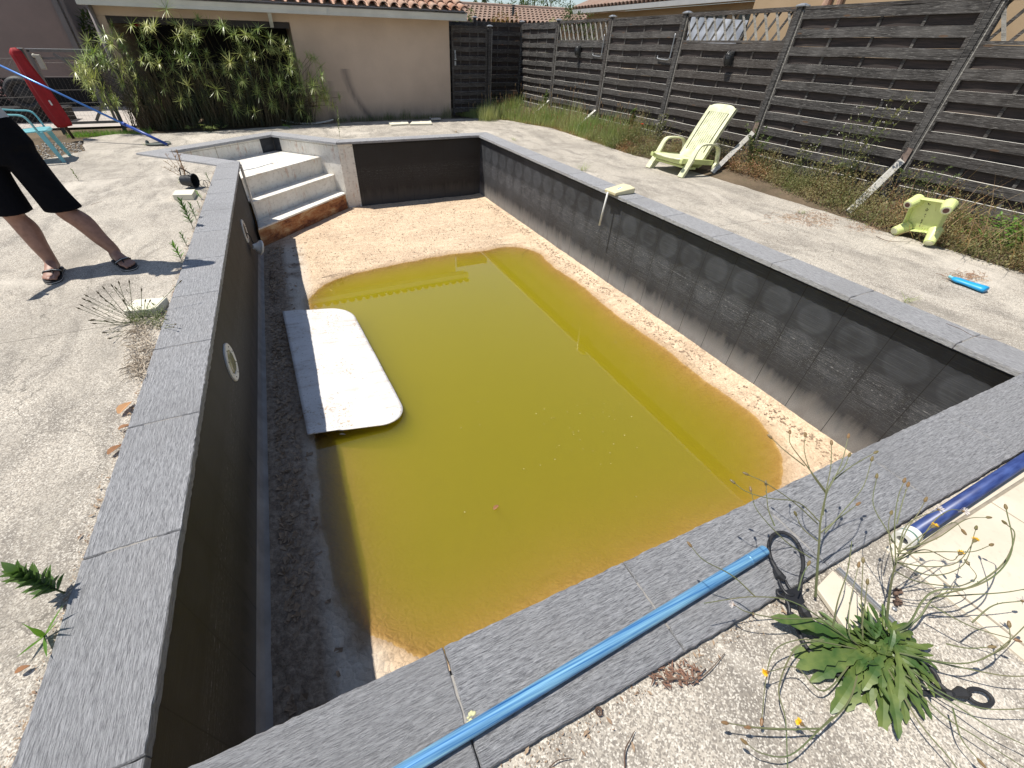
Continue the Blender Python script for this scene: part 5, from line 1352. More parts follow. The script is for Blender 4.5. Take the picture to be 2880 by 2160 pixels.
# turquoise armchair, front towards +x
ch = thing('garden_chair', 'turquoise plastic armchair half hidden behind the man at the left', 'chair', (-2.74, 8.55, -.035), rad(8))
b = MB(); b.loft([[(-.22, -.20, .40), (-.22, .20, .40), (-.22, .20, .385), (-.22, -.20, .385)], [(.12, -.235, .425), (.12, .235, .425), (.12, .235, .405), (.12, -.235, .405)], [(.24, -.20, .425), (.24, .20, .425), (.23, .20, .40), (.23, -.20, .40)], [(.27, -.10, .40), (.27, .10, .40), (.25, .10, .385), (.25, -.10, .385)]]); b.build('seat', M_TURQ, ch, bevel=.008)
for s in (-1, 1):
    for fx, tx in ((.27, .17), (-.30, -.22)): 
        b = MB(); b.loft([[(fx-.022, s*.27-.018, 0), (fx+.022, s*.27-.018, 0), (fx+.022, s*.27+.018, 0), (fx-.022, s*.27+.018, 0)], [(tx-.035, s*.225-.02, .41), (tx+.035, s*.225-.02, .41), (tx+.035, s*.225+.02, .41), (tx-.035, s*.225+.02, .41)]]); b.build('leg', M_TURQ, ch, bevel=.004)
    b = MB(); pp = curve([(.16, s*.245, .41), (.13, s*.27, .56), (.08, s*.275, .625), (-.06, s*.27, .64), (-.22, s*.25, .66)], 4)
    for i in range(len(pp)-1): b.bar(pp[i], pp[i+1]+(pp[i+1]-pp[i])*.1, .05, .018, (0, 0, 1) if i > 5 else (1, 0, 0))
    b.build('armrest', M_TURQ, ch, bevel=.003)
b = MB()
for k in range(6): s = -.19+k*.076; b.loft([[(-.20, s-.022, .40), (-.20, s+.022, .40), (-.212, s+.022, .40), (-.212, s-.022, .40)], [(-.34, s*1.05-.022, .86), (-.34, s*1.05+.022, .86), (-.352, s*1.05+.022, .86), (-.352, s*1.05-.022, .86)]])
b.bar((-.345, -.24, .87), (-.345, .24, .87), .018, .07, (1, 0, 0)); b.bar((-.21, -.22, .42), (-.21, .22, .42), .02, .05, (1, 0, 0)); b.build('backrest', M_TURQ, ch, bevel=.004)
b = MB(); b.tube([at(150, 376, 'y', 9.2), at(196, 434, 'z', -.03)], .009, 6); tag(b.build('stick', M_TWIG), 'thin dark stick leaning against the turquoise chair', 'stick')
# ------------------------------------------------------------------ umbrella sedge clump in front of the porch
sg = thing('umbrella_sedge', 'huge clump of umbrella sedge with spoked leaf heads in front of the house porch', 'plant', (-.6, 11.2, -.03))
lm_, sm_ = MB(), MB()
def umbel(mb, p, d, q, n, wd=.013, droop=.9):
    d = d.normalized(); a0 = R(0, 6)
    e1 = d.orthogonal().normalized(); e2 = d.cross(e1)
    for k in range(n):
        a = a0+2*PI*k/n+R(-.15, .15); v = (e1*math.cos(a)+e2*math.sin(a))*1.0+d*R(.10, .42)
        mb.blade(p, v, q*R(.75, 1.1), wd*R(.8, 1.15), droop*R(.6, 1.2), 4, roll=R(-.4, .4))
def hmax(x):
    pts_ = [(-2.7, .7), (-2.3, 1.3), (-1.9, 1.62), (-1.2, 1.78), (-.65, 2.0), (-.2, 1.9), (.3, 1.75), (.8, 1.68), (1.2, 1.55), (1.7, 1.3), (2.2, 1.0), (2.45, .6)]
    for (a, b), (c, d) in zip(pts_, pts_[1:]):
        if a <= x <= c: return b+(d-b)*(x-a)/(c-a)
    return .5
for i in range(250):
    x = R(-2.5, 1.85) if i > 13 else R(1.2, 2.2)
    H_ = hmax(x); t = R(0, 1)**(.55 if x < -.3 else .85); z = .24+(H_*R(.93, 1.06)-.28)*t
    yb = R(11.05, 11.5); y = yb-R(.0, .55)*(1-.35*t) if i > 13 else R(11.0, 11.3)
    bx_ = min(1.4, max(-2.0, x*.75+R(-.25, .25))) if i > 13 else R(.85, 1.05)
    tip = Vector((x, y, z)); bs = Vector((bx_, yb+.1, -.03)); mid = bs.lerp(tip, .55)+Vector((-(x-bx_)*.25, .05, .12))
    c = curve([bs, mid, tip], 5); sm_.tube(c, [.0055, .005, .005, .0045, .004, .004, .0035, .003, .003, .003, .003][:len(c)], 4, cap=False)
    d = (c[-1]-c[-2]).normalized()+Vector((R(-.5, .5), R(-1.3, -.1), .1))
    umbel(lm_, tip, d, R(.13, .26), random.choice((13, 15, 17, 19)), R(.012, .016), R(.05, .5))
    if R(0, 1) < .4:
        for k in range(14): v = Vector((R(-1, 1), R(-1, 1), R(-.2, 1))).normalized(); lm_.blade(tip, v, R(.04, .07), .006, .2, 2)
for i in range(420):                                  # bare stalks and old growth inside
    x = R(-2.1, 1.45); b0 = Vector((x, R(11.05, 11.55), -.03)); sm_.tube([b0, b0+Vector((R(-.2, .3), R(-.1, .05), R(.5, 1.2)))], [.005, .003], 3, cap=False)
lin(sm_, 'stalks', L_SEDGES, sg); lin(lm_, 'leaf_heads', L_SEDGE, sg)
def small_sedge(px_, py_, q, label, grp='small sedge offshoots on the patio edge'):
    b = at(px_, py_, 'z', -.03); t = thing('sedge_offshoot', label, 'plant', b, 0, grp); m, s = MB(), MB()
    for k in range(5):
        tip = Vector((R(-.12, .12), R(-.05, .05), q*R(.35, 1.0))); s.tube([(0, 0, 0), tip], .003, 4); umbel(m, tip, Vector((R(-.2, .2), R(-.3, .1), 1)), q*R(.7, 1), 13, .009, .5)
    s.build('stalks', L_SEDGES, t); m.build('leaf_heads', L_SEDGE, t)
small_sedge(594, 372, .14, 'small sedge offshoot at the patio edge, biggest of the row'); small_sedge(534, 370, .10, 'small sedge offshoot at the patio edge, left of the biggest'); small_sedge(628, 362, .08, 'small sedge offshoot at the patio edge, right of the biggest')
b_ = at(866, 322, 'y', 10.9); t = thing('sedge_offshoot', 'bright spoked sedge head standing alone near the white trough', 'plant', (b_.x, 10.9, -.03)); m = MB(); s = MB(); s.tube([(0, .1, 0), (0, 0, b_.z)], .004, 4); umbel(m, Vector((0, 0, b_.z)), Vector((0, -1, .3)), .22, 12, .012, .1); s.build('stalk', L_SEDGES, t); m.build('leaf_head', L_SEDGE, t)

# ------------------------------------------------------------------ grass and weeds
def grass(name, n, fx, hh, m, label, wd=.006, lean=.3, droop=.5):
    b = MB()
    for i in range(n):
        x, y, z, k = fx()
        a = R(0, 2*PI); b.blade((x, y, z), (math.cos(a)*lean*R(.2, 1), math.sin(a)*lean*R(.2, 1), 1), R(*hh)*k, wd*R(.6, 1.3), droop*R(.3, 1.4), 3)
    return tag(b.build(name, m), label, None, None, 'stuff')
def edge_x(y):
    pts_ = [(-4, 6.6), (.8, 6.5), (1.9, 6.5), (3, 6.75), (4.1, 6.95), (5.2, 6.65), (6, 6.45), (7.1, 6.5), (9.1, 6.6), (10.5, 6.15), (11.05, 5.6), (12, 5.2)]
    for (a, b), (c, d) in zip(pts_, pts_[1:]):
        if a <= y <= c: return b+(d-b)*(y-a)/(c-a)
    return 6.5
def fg():
    while True:
        y = R(6.6, 12.6); x = edge_x(y)+abs(random.gauss(0, .45)); 
        if x < 7.45: break
    k = min(1, .45+(x-edge_x(y))*1.2)*(.6+.6*noise.noise(Vector((x*2, y*2, 0)))+.35)
    return x, y, soil(x, y)-.01, max(.3, k)
grass('tall_grass', 8000, fg, (.22, .48), L_GRASS, 'tall green grass growing along the fence beyond the lounger', .009)
def fdry():
    y = R(6.2, 11.2); x = edge_x(y)+R(-.02, .22); return x, y, soil(x, y)-.02, 1
grass('dry_grass', 2600, fdry, (.05, .16), L_DRY, 'dry orange straw along the concrete edge below the tall grass', .006, .9, .9)
sh_ = MB()
for i in range(240):                                  # seed spikes over the grass
    x, y, z, k = fg(); p = Vector((x, y, z)); h_ = R(.35, .62)*k; q = p+Vector((R(-.06, .06), R(-.06, .06), h_)); sh_.tube([p, q], .0018, 3, cap=False); sh_.tube([q, q+Vector((0, 0, .02)), q+Vector((R(-.01, .01), 0, .06))], [.003, .006, .002], 5)
tag(sh_.build('grass_seed_heads', L_DRY), 'pale seed spikes standing over the tall grass', None, None, 'stuff')
def fh_():
    r = R(0, 1); 
    x = R(1.9, 4.9); y = R(11.3, 11.58)
    k = .4+max(0, noise.noise(Vector((x*2.6, 3, 0))))*1.8
    return x, y, -.04, k
grass('dark_grass', 900, fh_, (.12, .38), L_WEED, 'dark weedy grass along the foot of the beige house wall', .006)
def fb1():
    a = R(0, 2*PI); r = R(0, .22); return 5.62+r*math.cos(a)*1.3, 10.65+r*math.sin(a), -.03, 1
grass('grass_tuft', 500, fb1, (.18, .42), L_GRASS, 'bushy bright grass tuft at the corner of the patio by the gate', .006)
def fb2():
    x = R(-3.1, -1.75); y = 10.95+R(-.18, .25); return x, y, -.06, 1
grass('verge_grass', 1800, fb2, (.05, .13), L_GREEN, 'short green verge under the wire gate', .006, .6)
# scrubby undergrowth: thousands of small leaves on low wiry stems
ub, us, ur = MB(), MB(), MB()
for i in range(1500):
    y = R(-.8, 6.9) if i > 160 else R(6.6, 7.6); x = edge_x(y)+abs(random.gauss(0, .36))+.02
    if x > 7.42: x = R(6.9, 7.4)
    if 4.3 < y < 5.3 and x < 6.95: continue
    k = min(1, .35+(x-edge_x(y))*1.1); hh = k*R(.14, .46)*(1+.6*noise.noise(Vector((x, y*1.3, 0))));  b0 = Vector((x, y, soil(x, y)-.02))
    ln = Vector((R(-.5, .3), R(-.4, .4), 1)).normalized(); tip = b0+ln*hh
    us.tube([b0, b0.lerp(tip, .5)+Vector((R(-.03, .03), R(-.03, .03), 0)), tip], [.0028, .002, .001], 3, cap=False)
    red = noise.noise(Vector((x*1.5, y*1.5, 5))) > .36
    for j in range(int(16+34*k)):
        p = b0+(tip-b0)*R(.15, 1.05)+Vector((random.gauss(0, .045), random.gauss(0, .045), random.gauss(0, .02)))
        (ur if red and R(0, 1) < .75 else ub).leaf(p, (R(-1, 1), R(-1, 1), R(-.2, .9)), R(.014, .034), R(.007, .015), seg=2)
tag(us.build('undergrowth_stems', L_DRY), 'wiry stems of the scrubby undergrowth along the fence', None, None, 'stuff'); tag(ub.build('undergrowth', L_BUSH), 'scrubby olive brown undergrowth along the foot of the right fence', None, None, 'stuff')
tag(ur.build('reddish_undergrowth', leafmat('rusty_leaf', (.27, .12, .06), (.36, .24, .12), .2)), 'rusty red patches in the undergrowth by the fence', None, None, 'stuff')
# long dry arching grasses at the right edge
def fdr2():
    y = R(-.3, 2.1); x = R(6.55, 7.3); return x, y, soil(x, y), 1
grass('arching_dry_grass', 420, fdr2, (.35, .8), L_DRY, 'long arching straw coloured grasses at the right edge of the photo', .005, .9, 1.3)
lf_ = MB()
for i in range(900):
    a = R(0, 2*PI); q = abs(random.gauss(0, .2)); p = Vector((7.0+q*math.cos(a)*.7, .95+q*math.sin(a)*1.5, .06+R(0, .30)*(1-q*1.2))); lf_.leaf(p, (R(-1, 1), R(-1, 1), R(-.1, .8)), R(.03, .055), R(.02, .035), seg=2)
sb_ = thing('leafy_weed', 'bright green round leafed weed at the right edge beyond the tipped table', 'plant', (7.0, .95, .05)); lin(lf_, 'leaves', L_GREEN, sb_)
def leafy(px_, py_, h_, w_, n, label, fx=7.15, lm=None, ls=(.03, .06), flowers=0, red=0, ns=5, grp=None, m2=None, cat='plant'):
    b0 = at(px_, py_, 'x', fx); b0.z = soil(fx, b0.y); t = thing('weed', label, cat, b0, 0, grp); l, s, f, rr_ = MB(), MB(), MB(), MB()
    for k in range(ns):
        a = R(0, 6); tip = Vector((w_*R(-1, .6)*.6, w_*R(-1, 1)*1.2, h_*R(.6, 1.0))); c = curve([(R(-.02, .02), R(-.05, .05), 0), tip*.5+Vector((0, 0, h_*.06)), tip], 6); s.tube(c, [.004*(1-.75*i/len(c)) for i in range(len(c))], 4, cap=False)
        for j in range(int(n/ns)):
            t_ = R(.08, 1.0); p = c[int(t_*(len(c)-1))]; d = Vector((R(-1, 1), R(-1, 1), R(-.1, .9))).normalized(); l.leaf(p+d*.01, d, R(*ls), R(*ls)*.42, seg=3)
            if flowers and R(0, 1) < flowers*t_:
                q = p+d*R(.03, .09); s.tube([p, q], .0012, 3); 
                for e in range(5): f.leaf(q, (math.cos(e*1.26), math.sin(e*1.26)*.7, math.sin(e*1.26)*.7), .011, .008, seg=2)
    s.build('stems', L_STEM, t); l.build('leaves', lm or L_WEED, t)
    if flowers: f.build('flowers', m2 or M_WPETAL, t)
    return t
leafy(2350, 545, 1.15, .28, 420, 'tall straggly weed with small white flowers climbing the nearer fence panels', 7.2, L_BUSH, (.03, .055), .24, ns=12)
leafy(2245, 440, .75, .25, 160, 'thin flowering weed left of the tall one by the fence', 7.2, L_BUSH, (.025, .045), .15, ns=6)
leafy(2120, 440, .62, .22, 500, 'ivy like weed climbing the foot of the fence post right of the lounger', 7.25, L_WEED, (.025, .045), 0, ns=9)
leafy(2580, 545, .62, .26, 560, 'dense creeper climbing the nearest fence post beside the white stay', 7.3, L_WEED, (.02, .035), 0, ns=9)
leafy(1760, 395, .58, .12, 420, 'bushy dark green weed standing out of the tall grass', 7.1, L_WEED, (.04, .07), 0, ns=5)
leafy(1530, 318, .62, .10, 360, 'leafy green weed by the farthest fence stay', 7.1, L_WEED, (.04, .07), 0, ns=4)
leafy(1850, 400, .60, .22, 330, 'thin pale weed in front of the post behind the lounger', 7.2, L_BUSH, (.025, .045), .12, ns=9)
leafy(1985, 400, .40, .25, 200, 'low weeds between the lounger and the fence', 7.3, L_WEED, (.02, .04), 0, ns=7)
leafy(2290, 500, .45, .3, 500, 'low bushy weed at the foot of the fence, left of the white stay', 7.2, L_BUSH, (.02, .04), 0, ns=12)
# poppy
pq = at(1806, 350, 'x', 6.9); pp_ = thing('poppy', 'single red poppy among the weeds left of the lounger', 'flower', (6.9, pq.y, soil(6.9, pq.y))); b = MB(); h_ = pq.z-soil(6.9, pq.y); b.tube(curve([(0, 0, 0), (.03, .02, h_*.6), (0, 0, h_)], 4), .0022, 4); b.build('stalk', L_STEM, pp_); b = MB()
for k in range(5): b.leaf((0, 0, h_), (math.cos(k*1.26), math.sin(k*1.26), .5), .035, .045, seg=3)
b.build('petals', M_REDP, pp_)

# ------------------------------------------------------------------ seedlings along the left coping
def seedling(bx, by, tx, ty, n, L, label, m=None, wd=.22, depth=None, grp='seedlings along the left coping', up=.75, name='seedling'):
    b0 = at(bx, by, 'z', -.025); tip = at(tx, ty, 'y', b0.y+(depth or 0)); t = thing(name, label, 'plant', b0, 0, grp); d = tip-b0
    s = MB(); c = curve([(0, 0, 0), d*.5+Vector((.0, 0, -.008)), d], 6); s.tube(c, [.0035*(1-.5*i/len(c)) for i in range(len(c))], 5); s.build('stem', L_STEM, t); l = MB()
    ax = d.normalized(); e1 = ax.orthogonal().normalized(); e2 = ax.cross(e1)
    for k in range(n):
        f = .15+.85*k/(n-1); p = d*f; a = k*2.4; v = (e1*math.cos(a)+e2*math.sin(a))+ax*(up+.9*f*f); l.leaf(p, v, L*R(.8, 1.1)*(1-.25*f), L*wd, up=ax, seg=4, fold=.2, droop=.15)
    l.build('leaves', m or L_OLEA, t); return t
seedling(543, 640, 508, 566, 34, .085, 'largest oleander like seedling by the left coping, below the near white brick'); seedling(552, 617, 534, 575, 20, .06, 'thin seedling close behind the largest one by the left coping')
seedling(525, 690, 509, 658, 14, .05, 'small seedling halfway down the row by the left coping'); seedling(511, 733, 488, 688, 18, .07, 'bright tipped seedling just above the shadow of the man', L_GREEN)
seedling(590, 512, 579, 488, 10, .05, 'small seedling by the inner corner of the left coping'); seedling(568, 560, 553, 540, 12, .05, 'small light seedling beside the far white brick', L_GREEN); seedling(562, 585, 556, 569, 8, .035, 'tiny seedling below the far white brick'); seedling(222, 508, 203, 480, 12, .05, 'small weed growing from a crack in the middle of the left patio', L_WEED, grp=None)
seedling(182, 1668, 48, 1610, 34, .075, 'dark green leafy shoot leaning away from the left coping in the foreground', wd=.34, grp=None, depth=.0)
t = thing('seedling', 'pale sprawling weed with narrow leaves below the dark shoot at the left coping', 'plant', at(125, 1790, 'z', -.02)); l = MB()
for (x, y, z, w_) in ((45, 1850, .01, .012), (80, 1765, .05, .02), (60, 1752, .03, .008), (132, 1850, .02, .012), (165, 1745, .05, .012), (178, 1700, .05, .012), (100, 1800, .05, .012), (140, 1760, .07, .010)):
    q = at(x, y, 'z', z)-t.location; l.leaf((0, 0, 0), q, q.length, w_*.8, seg=5, fold=.2, droop=.0)
l.build('leaves', L_GREEN, t)
# wiry dried plant round the near brick
t = thing('wiry_weed', 'wiry half dried weed with seed heads sprawling over the near white brick', 'plant', at(380, 905, 'z', -.025)); s, h_, l = MB(), MB(), MB()
for (x, y, z) in ((236, 862, .16), (243, 845, .17), (258, 850, .15), (270, 870, .12), (281, 828, .2), (290, 838, .19), (296, 815, .22), (305, 850, .12), (318, 808, .24), (330, 815, .2), (336, 800, .25), (350, 850, .12), (364, 797, .26), (270, 900, .05), (272, 910, .05), (305, 905, .04), (262, 902, .05), (398, 820, .18), (408, 850, .1), (420, 850, .1), (504, 795, .16), (485, 920, .03), (490, 912, .03), (300, 935, .01), (312, 950, .0), (228, 870, .14), (250, 835, .18)):
    q = at(x, y, 'z', z)-t.location; st0 = Vector((R(-.06, .06), R(-.04, .04), 0)); c = curve([st0, st0+(q-st0)*.45+Vector((0, 0, -.03+abs(q.z)*.05)), q], 5); s.tube(c, .0016, 4, cap=False); dd = (c[-1]-c[-2]).normalized(); hh_ = MB(); hh_.tube([q, q+dd*.012, q+dd*.026], [.002, .005, .001], 6); hh_.build('seed_head', M_BUD, t)
    for j in range(2): p = c[random.randint(3, len(c)-2)]; v = Vector((R(-1, 1), R(-1, 1), R(0, 1)))*.03; s.tube([p, p+v], .0012, 3); s.ball(p+v, .003, 5, 4)
for i in range(520):
    p = at(R(375, 462), R(865, 912), 'z', -.0)-t.location; l.leaf((p.x+R(-.02, .02), p.y+R(-.02, .02), R(0, .06)), (R(-1, 1), R(-1, 1), R(0, 1)), R(.012, .03), R(.004, .008), seg=2)
s.build('stems', L_STEM, t); l.build('leaves', L_WEED, t)
t = thing('wiry_weed', 'tall wispy dried weed behind the tipped black pot', 'plant', at(528, 512, 'z', -.025)); s, h_, l = MB(), MB(), MB()
for (x, y, z) in ((470, 440, .38), (478, 437, .42), (485, 433, .45), (492, 438, .42), (500, 450, .36), (463, 452, .3), (508, 460, .3), (460, 470, .22), (515, 470, .26)):
    q = at(x, y, 'z', z)-t.location; q = Vector((q.x, max(-.5, q.y), q.z)); c = curve([(R(-.03, .03), 0, 0), q*.5+Vector((0, 0, .02)), q], 5); s.tube(c, .0026, 4, cap=False)
    for j in range(12): p = c[random.randint(4, len(c)-1)]; v = Vector((R(-1, 1), R(-1, 1), R(-.2, 1)))*.035; s.tube([p, p+v], .0014, 3); s.ball(p+v, .004, 5, 4)
for i in range(120): l.leaf((R(-.1, .1), R(-.06, .06), R(0, .06)), (R(-1, 1), R(-1, 1), R(0, 1)), R(.02, .05), R(.006, .012), seg=2)
s.build('stems', L_DRY, t); l.build('leaves', L_WEED, t)
# bricks, pot
def brick(cs, z1, label):
    pts_ = [at(x, y, 'z', z1) for x, y in cs]; m = MB(); m.prism([(p.x, p.y) for p in pts_], -.028, z1); return tag(m.build('paving_brick', M_BRICK, bevel=.004), label, 'brick')
brick([(484, 548), (540, 547), (549, 532), (492, 535)], .035, 'pale stone brick beside the tipped black pot'); brick([(347, 875), (436, 868), (469, 835), (380, 842)], .03, 'pale stone brick under the wiry weed by the left coping')
pt_ = thing('plant_pot', 'black plastic plant pot tipped on its side behind the far pale brick', 'pot', at(540, 528, 'z', -.025), rad(-25)); b = MB(); n = 20; rings = []
for x_, q, z_ in ((-.09, .055, .0), (-.088, .058, 0), (.06, .078, 0), (.062, .086, 0), (.078, .086, 0), (.078, .076, 0), (-.08, .052, 0), (-.082, .01, 0)): rings.append([(x_, q*math.cos(2*PI*k/n), .086+q*math.sin(2*PI*k/n)) for k in range(n)])
b.loft(rings); b.build('pot', M_BLACK, pt_, smooth=False, bevel=.002); b = MB(); b.tube([(.17+.05*math.cos(a), .0, .05+.05*math.sin(a)) for a in [2*PI*k/16 for k in range(17)]], .003, 5); b.build('wire_loop', M_BLACK, pt_); b = MB(); b.tube([(.20+.05*math.cos(a), .03, .045+.045*math.sin(a)) for a in [2*PI*k/16 for k in range(17)]], .003, 5); b.build('wire_loop', M_BLACK, pt_); b = MB(); b.tube(curve([(-.08, 0, .15), (-.06, 0, .23), (-.02, 0, .22), (.05, 0, .17)], 4), .007, 6); b.build('handle', M_BLACK, pt_)
# straw and litter beside the left coping
b = MB()
for i in range(230):
    p = at(R(372, 432), R(915, 1060), 'z', -.015); 
    if p.x > -.32: p.x = -.33-R(0, .05)
    q = p+Vector((R(-.09, .05), R(-.08, .08), R(0, .03))); b.tube(curve([p, p.lerp(q, .5)+Vector((R(-.02, .02), R(-.02, .02), R(0, .02))), q], 3), .0018, 3, cap=False)
tag(b.build('straw', simple('pale_straw', (.56, .47, .36), .8, .3, 30, .2)), 'tangle of pale dead stalks against the left coping', None, None, 'stuff')
b = MB()
for i in range(4200):
    y = R(-.4, 7.1); k = .4+.8*max(0, noise.noise(Vector((3, y*2.3, 0)))); x = -.312-abs(random.gauss(0, .028))*k*1.5
    if R(0, 1) < .35: x = PW+.312+abs(random.gauss(0, .03)); y = R(0, 8.6)
    elif R(0, 1) < .12: x = R(.4, 2.0); y = -.318-abs(random.gauss(0, .03))
    v = Vector((R(-1, 1), R(-1, 1), R(-.1, .4))); s_ = R(.002, .006) if R(0, 1) < .9 else R(.008, .016)
    b.leaf((x, y, -.024+R(0, .008)), v, s_*1.6, s_*.7, seg=2)
tag(b.build('litter', simple('brown_litter', (.20, .12, .075), .95, .5, 6, .2, col2=(.40, .30, .20))), 'brown leaf litter collected along the outer coping edges', None, None, 'stuff')
def dleaf(x, y, L, label, rz): 
    p = at(x, y, 'z', -.01); return bit('fallen_leaf', p, L, L*.5, L_BROWN if L < .09 else leafmat('tan_leaf', (.62, .36, .18), (.5, .27, .12), .2), label, 'leaf', rz, None, .004, .25)
dleaf(336, 1165, .10, 'large tan curled leaf beside the left coping', 1.2); dleaf(334, 1208, .05, 'small rusty leaf just below the large tan one', .3); dleaf(305, 1280, .07, 'rusty brown leaf against the left coping, lowest of three', .9); dleaf(44, 1893, .035, 'small brown seed husk on the concrete at the lower left', .2); dleaf(1900-540, 530-190, .09, 'tan dry leaf lying by the undergrowth') if 0 else None
def gtwig(pts_, r, label, z=-.02, lift=.012): 
    r *= .6
    c = [at(x, y, 'z', z+(lift if 0 < i < len(pts_)-1 else .004)) for i, (x, y) in enumerate(pts_)]; twig(c, r, label)
gtwig([(1757, 2160), (1758, 2110), (1772, 2080), (1785, 2056)], .004, 'reddish forked twig on the concrete at the bottom edge'); gtwig([(1545, 2158), (1570, 2138), (1610, 2132)], .003, 'thin red twig at the bottom edge left of the forked one')
gtwig([(1862, 1920), (1900, 1908), (1945, 1915), (1985, 1880)], .006, 'bent brown stick in the debris beside the near coping'); gtwig([(1950, 1925), (2000, 1880), (2040, 1835)], .003, 'long thin twig crossing the bent brown stick')
gtwig([(257, 575), (288, 566)], .004, 'short dark stick lying on the left patio'); gtwig([(2465, 665), (2500, 678), (2560, 680)], .006, 'dark twig on the concrete in front of the tipped table'); gtwig([(2662, 910), (2700, 925), (2740, 945), (2795, 955), (2825, 952)], .003, 'curly dry tendril on the right coping', .01, .03)
b = MB()
for i in range(90): p = at(R(1840, 1960), R(1870, 1925), 'z', -.02); b.leaf((p.x+R(-.02, .02), p.y, -.02+R(0, .01)), (R(-1, 1), R(-1, 1), R(0, .5)), R(.01, .03), R(.003, .008), seg=2)
tag(b.build('bark_debris', simple('red_bark', (.24, .13, .085), .9, .5, 12, .2)), 'reddish bark debris on the concrete beside the near coping', None, None, 'stuff')
p = at(1684, 2003, 'z', -.02); sn = MB(); rings = []
for k in range(40): a = k*.36; q = .011*(1-k/46); sn.tube([(p.x+q*math.cos(a), p.y+q*math.sin(a), -.016+.0002*k), (p.x+q*math.cos(a+.36), p.y+q*math.sin(a+.36), -.016+.0002*k)], .0028*(1-k/60), 5, cap=False)
tag(sn.build('snail_shell', M_TWIG, smooth=True), 'tiny brown snail shell on the concrete by the near coping', 'shell')
b = MB()
for i in range(16): q = at(1325+R(-9, 12), 2030+R(-26, 26), 'z', .001); b.ball((q.x, q.y, .001), (R(.003, .008), R(.003, .008), .0025), 6, 4)
tag(b.build('lichen_patch', simple('yellow_lichen', (.62, .60, .34), .9, .2, 30, .2)), 'small pale yellow lichen patch on the near coping beside the blue pole', 'lichen')
b = MB()
for i in range(14): q = at(2524+R(-10, 12), 1680+R(-22, 22), 'z', -.016); b.box((q.x, q.y, -.016), (R(.008, .016), R(.004, .010), .008), Euler((R(-.3, .3), R(-.3, .3), R(0, 3))))
tag(b.build('bark_piece', M_TWIG), 'rough grey brown piece of bark between the cream slab and the tiles', 'bark'); b = MB(); q = at(2517, 1711, 'z', -.02); b.ball((q.x, q.y, -.022), (.008, .008, .004), 12, 6); tag(b.build('metal_disc', M_METAL, smooth=True), 'small domed metal disc beside the bark piece', 'disc')

# ------------------------------------------------------------------ cream slab, strip and black cables at right foreground
cs4 = [at(2342, 1604, 'z', -.004), at(2296, 1652, 'z', -.004), at(2422, 1828, 'z', -.004), at(2492, 1753, 'z', -.004)]
def cl(p, q, t): return p.lerp(q, t)
b = MB(); b.prism([(p.x, p.y) for p in reversed(cs4)], -.022, -.002); slb = tag(b.build('cream_slab', M_CREAM, bevel=.003), 'small cream slab by the near coping under the flowering weed', 'slab')
b = MB(); p0, p1 = at(2352, 1600, 'z', -.02), at(2560, 1800, 'z', -.02); b.bar(p0, p1, .004, .012); b.bar(p0+Vector((.012, 0, 0)), p1+Vector((.012, 0, 0)), .004, .012); b.bar(p0+Vector((.006, 0, -.005)), p1+Vector((.006, 0, -.005)), .008, .003); tag(b.build('metal_strip', M_METAL), 'thin double metal strip set in the concrete beside the cream slab', 'strip')
def cz(x, y, z): return at(2120+x/3.77, 1460+y/3.77, 'z', z)
def cz2(x, y, z): return at(2400+x/4.046, 1750+y/4.046, 'z', z)
cb = thing('bungee_cable', 'black rubber cable loop with hooked ends lying over the near coping', 'cable', cz(390, 830, 0)); b = MB()
b.tube(curve([cz(262, 560, .02), cz(190, 440, .02), cz(158, 290, .022), cz(200, 175, .022), cz(300, 140, .022), cz(420, 200, .022), cz(500, 330, .022), cz(525, 480, .022), cz(500, 620, .02), cz(490, 740, .012)], 6), .0066, 10)
b.tube(curve([cz(450, 1130, .0), cz(540, 1330, -.005), cz(640, 1440, -.008), cz(830, 1600, -.008), cz(1000, 1720, -.01)], 6), .0062, 10)
b.tube(curve([cz(590, 1050, .004), cz(630, 1130, .0), cz(660, 1220, -.005)], 4), .0062, 10); lin(b, 'cable', M_RUBBER, cb, smooth=True)
b = MB(); b.tube([cz(225, 525, .02), cz(270, 600, .02), cz(325, 640, .018)], [.010, .016, .011], 8); lin(b, 'clamp', M_RUBBER, cb); b = MB()
b.tube([cz(385, 990, .006), cz(400, 1060, .004), cz(440, 1140, .0)], [.010, .015, .010], 8); lin(b, 'clamp', M_RUBBER, cb); b = MB(); b.tube([cz(500, 910, .01), cz(540, 990, .008), cz(600, 1060, .004)], [.011, .016, .009], 8); lin(b, 'clamp', M_RUBBER, cb)
b = MB(); b.tube(curve([cz(260, 640, .02), cz(300, 730, .02), cz(350, 790, .022), cz(400, 810, .022), cz(425, 790, .02)], 5), .0055, 8); b.tube(curve([cz(380, 1000, .01), cz(370, 910, .018), cz(330, 840, .02), cz(265, 800, .02), cz(250, 760, .02), cz(300, 750, .02)], 5), .0055, 8)
b.tube(curve([cz(335, 650, .015), cz(360, 700, .015), cz(400, 760, .015)], 4), .005, 8)
b.loft([[cz(330, 750, .012), cz(480, 725, .012), cz(545, 880, .008), cz(505, 920, .008), cz(330, 850, .01)], [cz(330, 750, .024), cz(480, 725, .024), cz(545, 880, .02), cz(505, 920, .02), cz(330, 850, .022)]]); lin(b, 'hook', M_BLACK, cb, bevel=.002)
cb = thing('bungee_cable', 'black rubber cable with two oval eyelets under the flowering weed at lower right', 'cable', cz2(1080, 800, -.01)); b = MB()
b.tube(curve([cz2(380, 760, 0), cz2(600, 785, -.005), cz2(800, 795, -.008), cz2(1040, 810, -.008)], 5), .0062, 10); lin(b, 'cable', M_RUBBER, cb, smooth=True); b = MB()
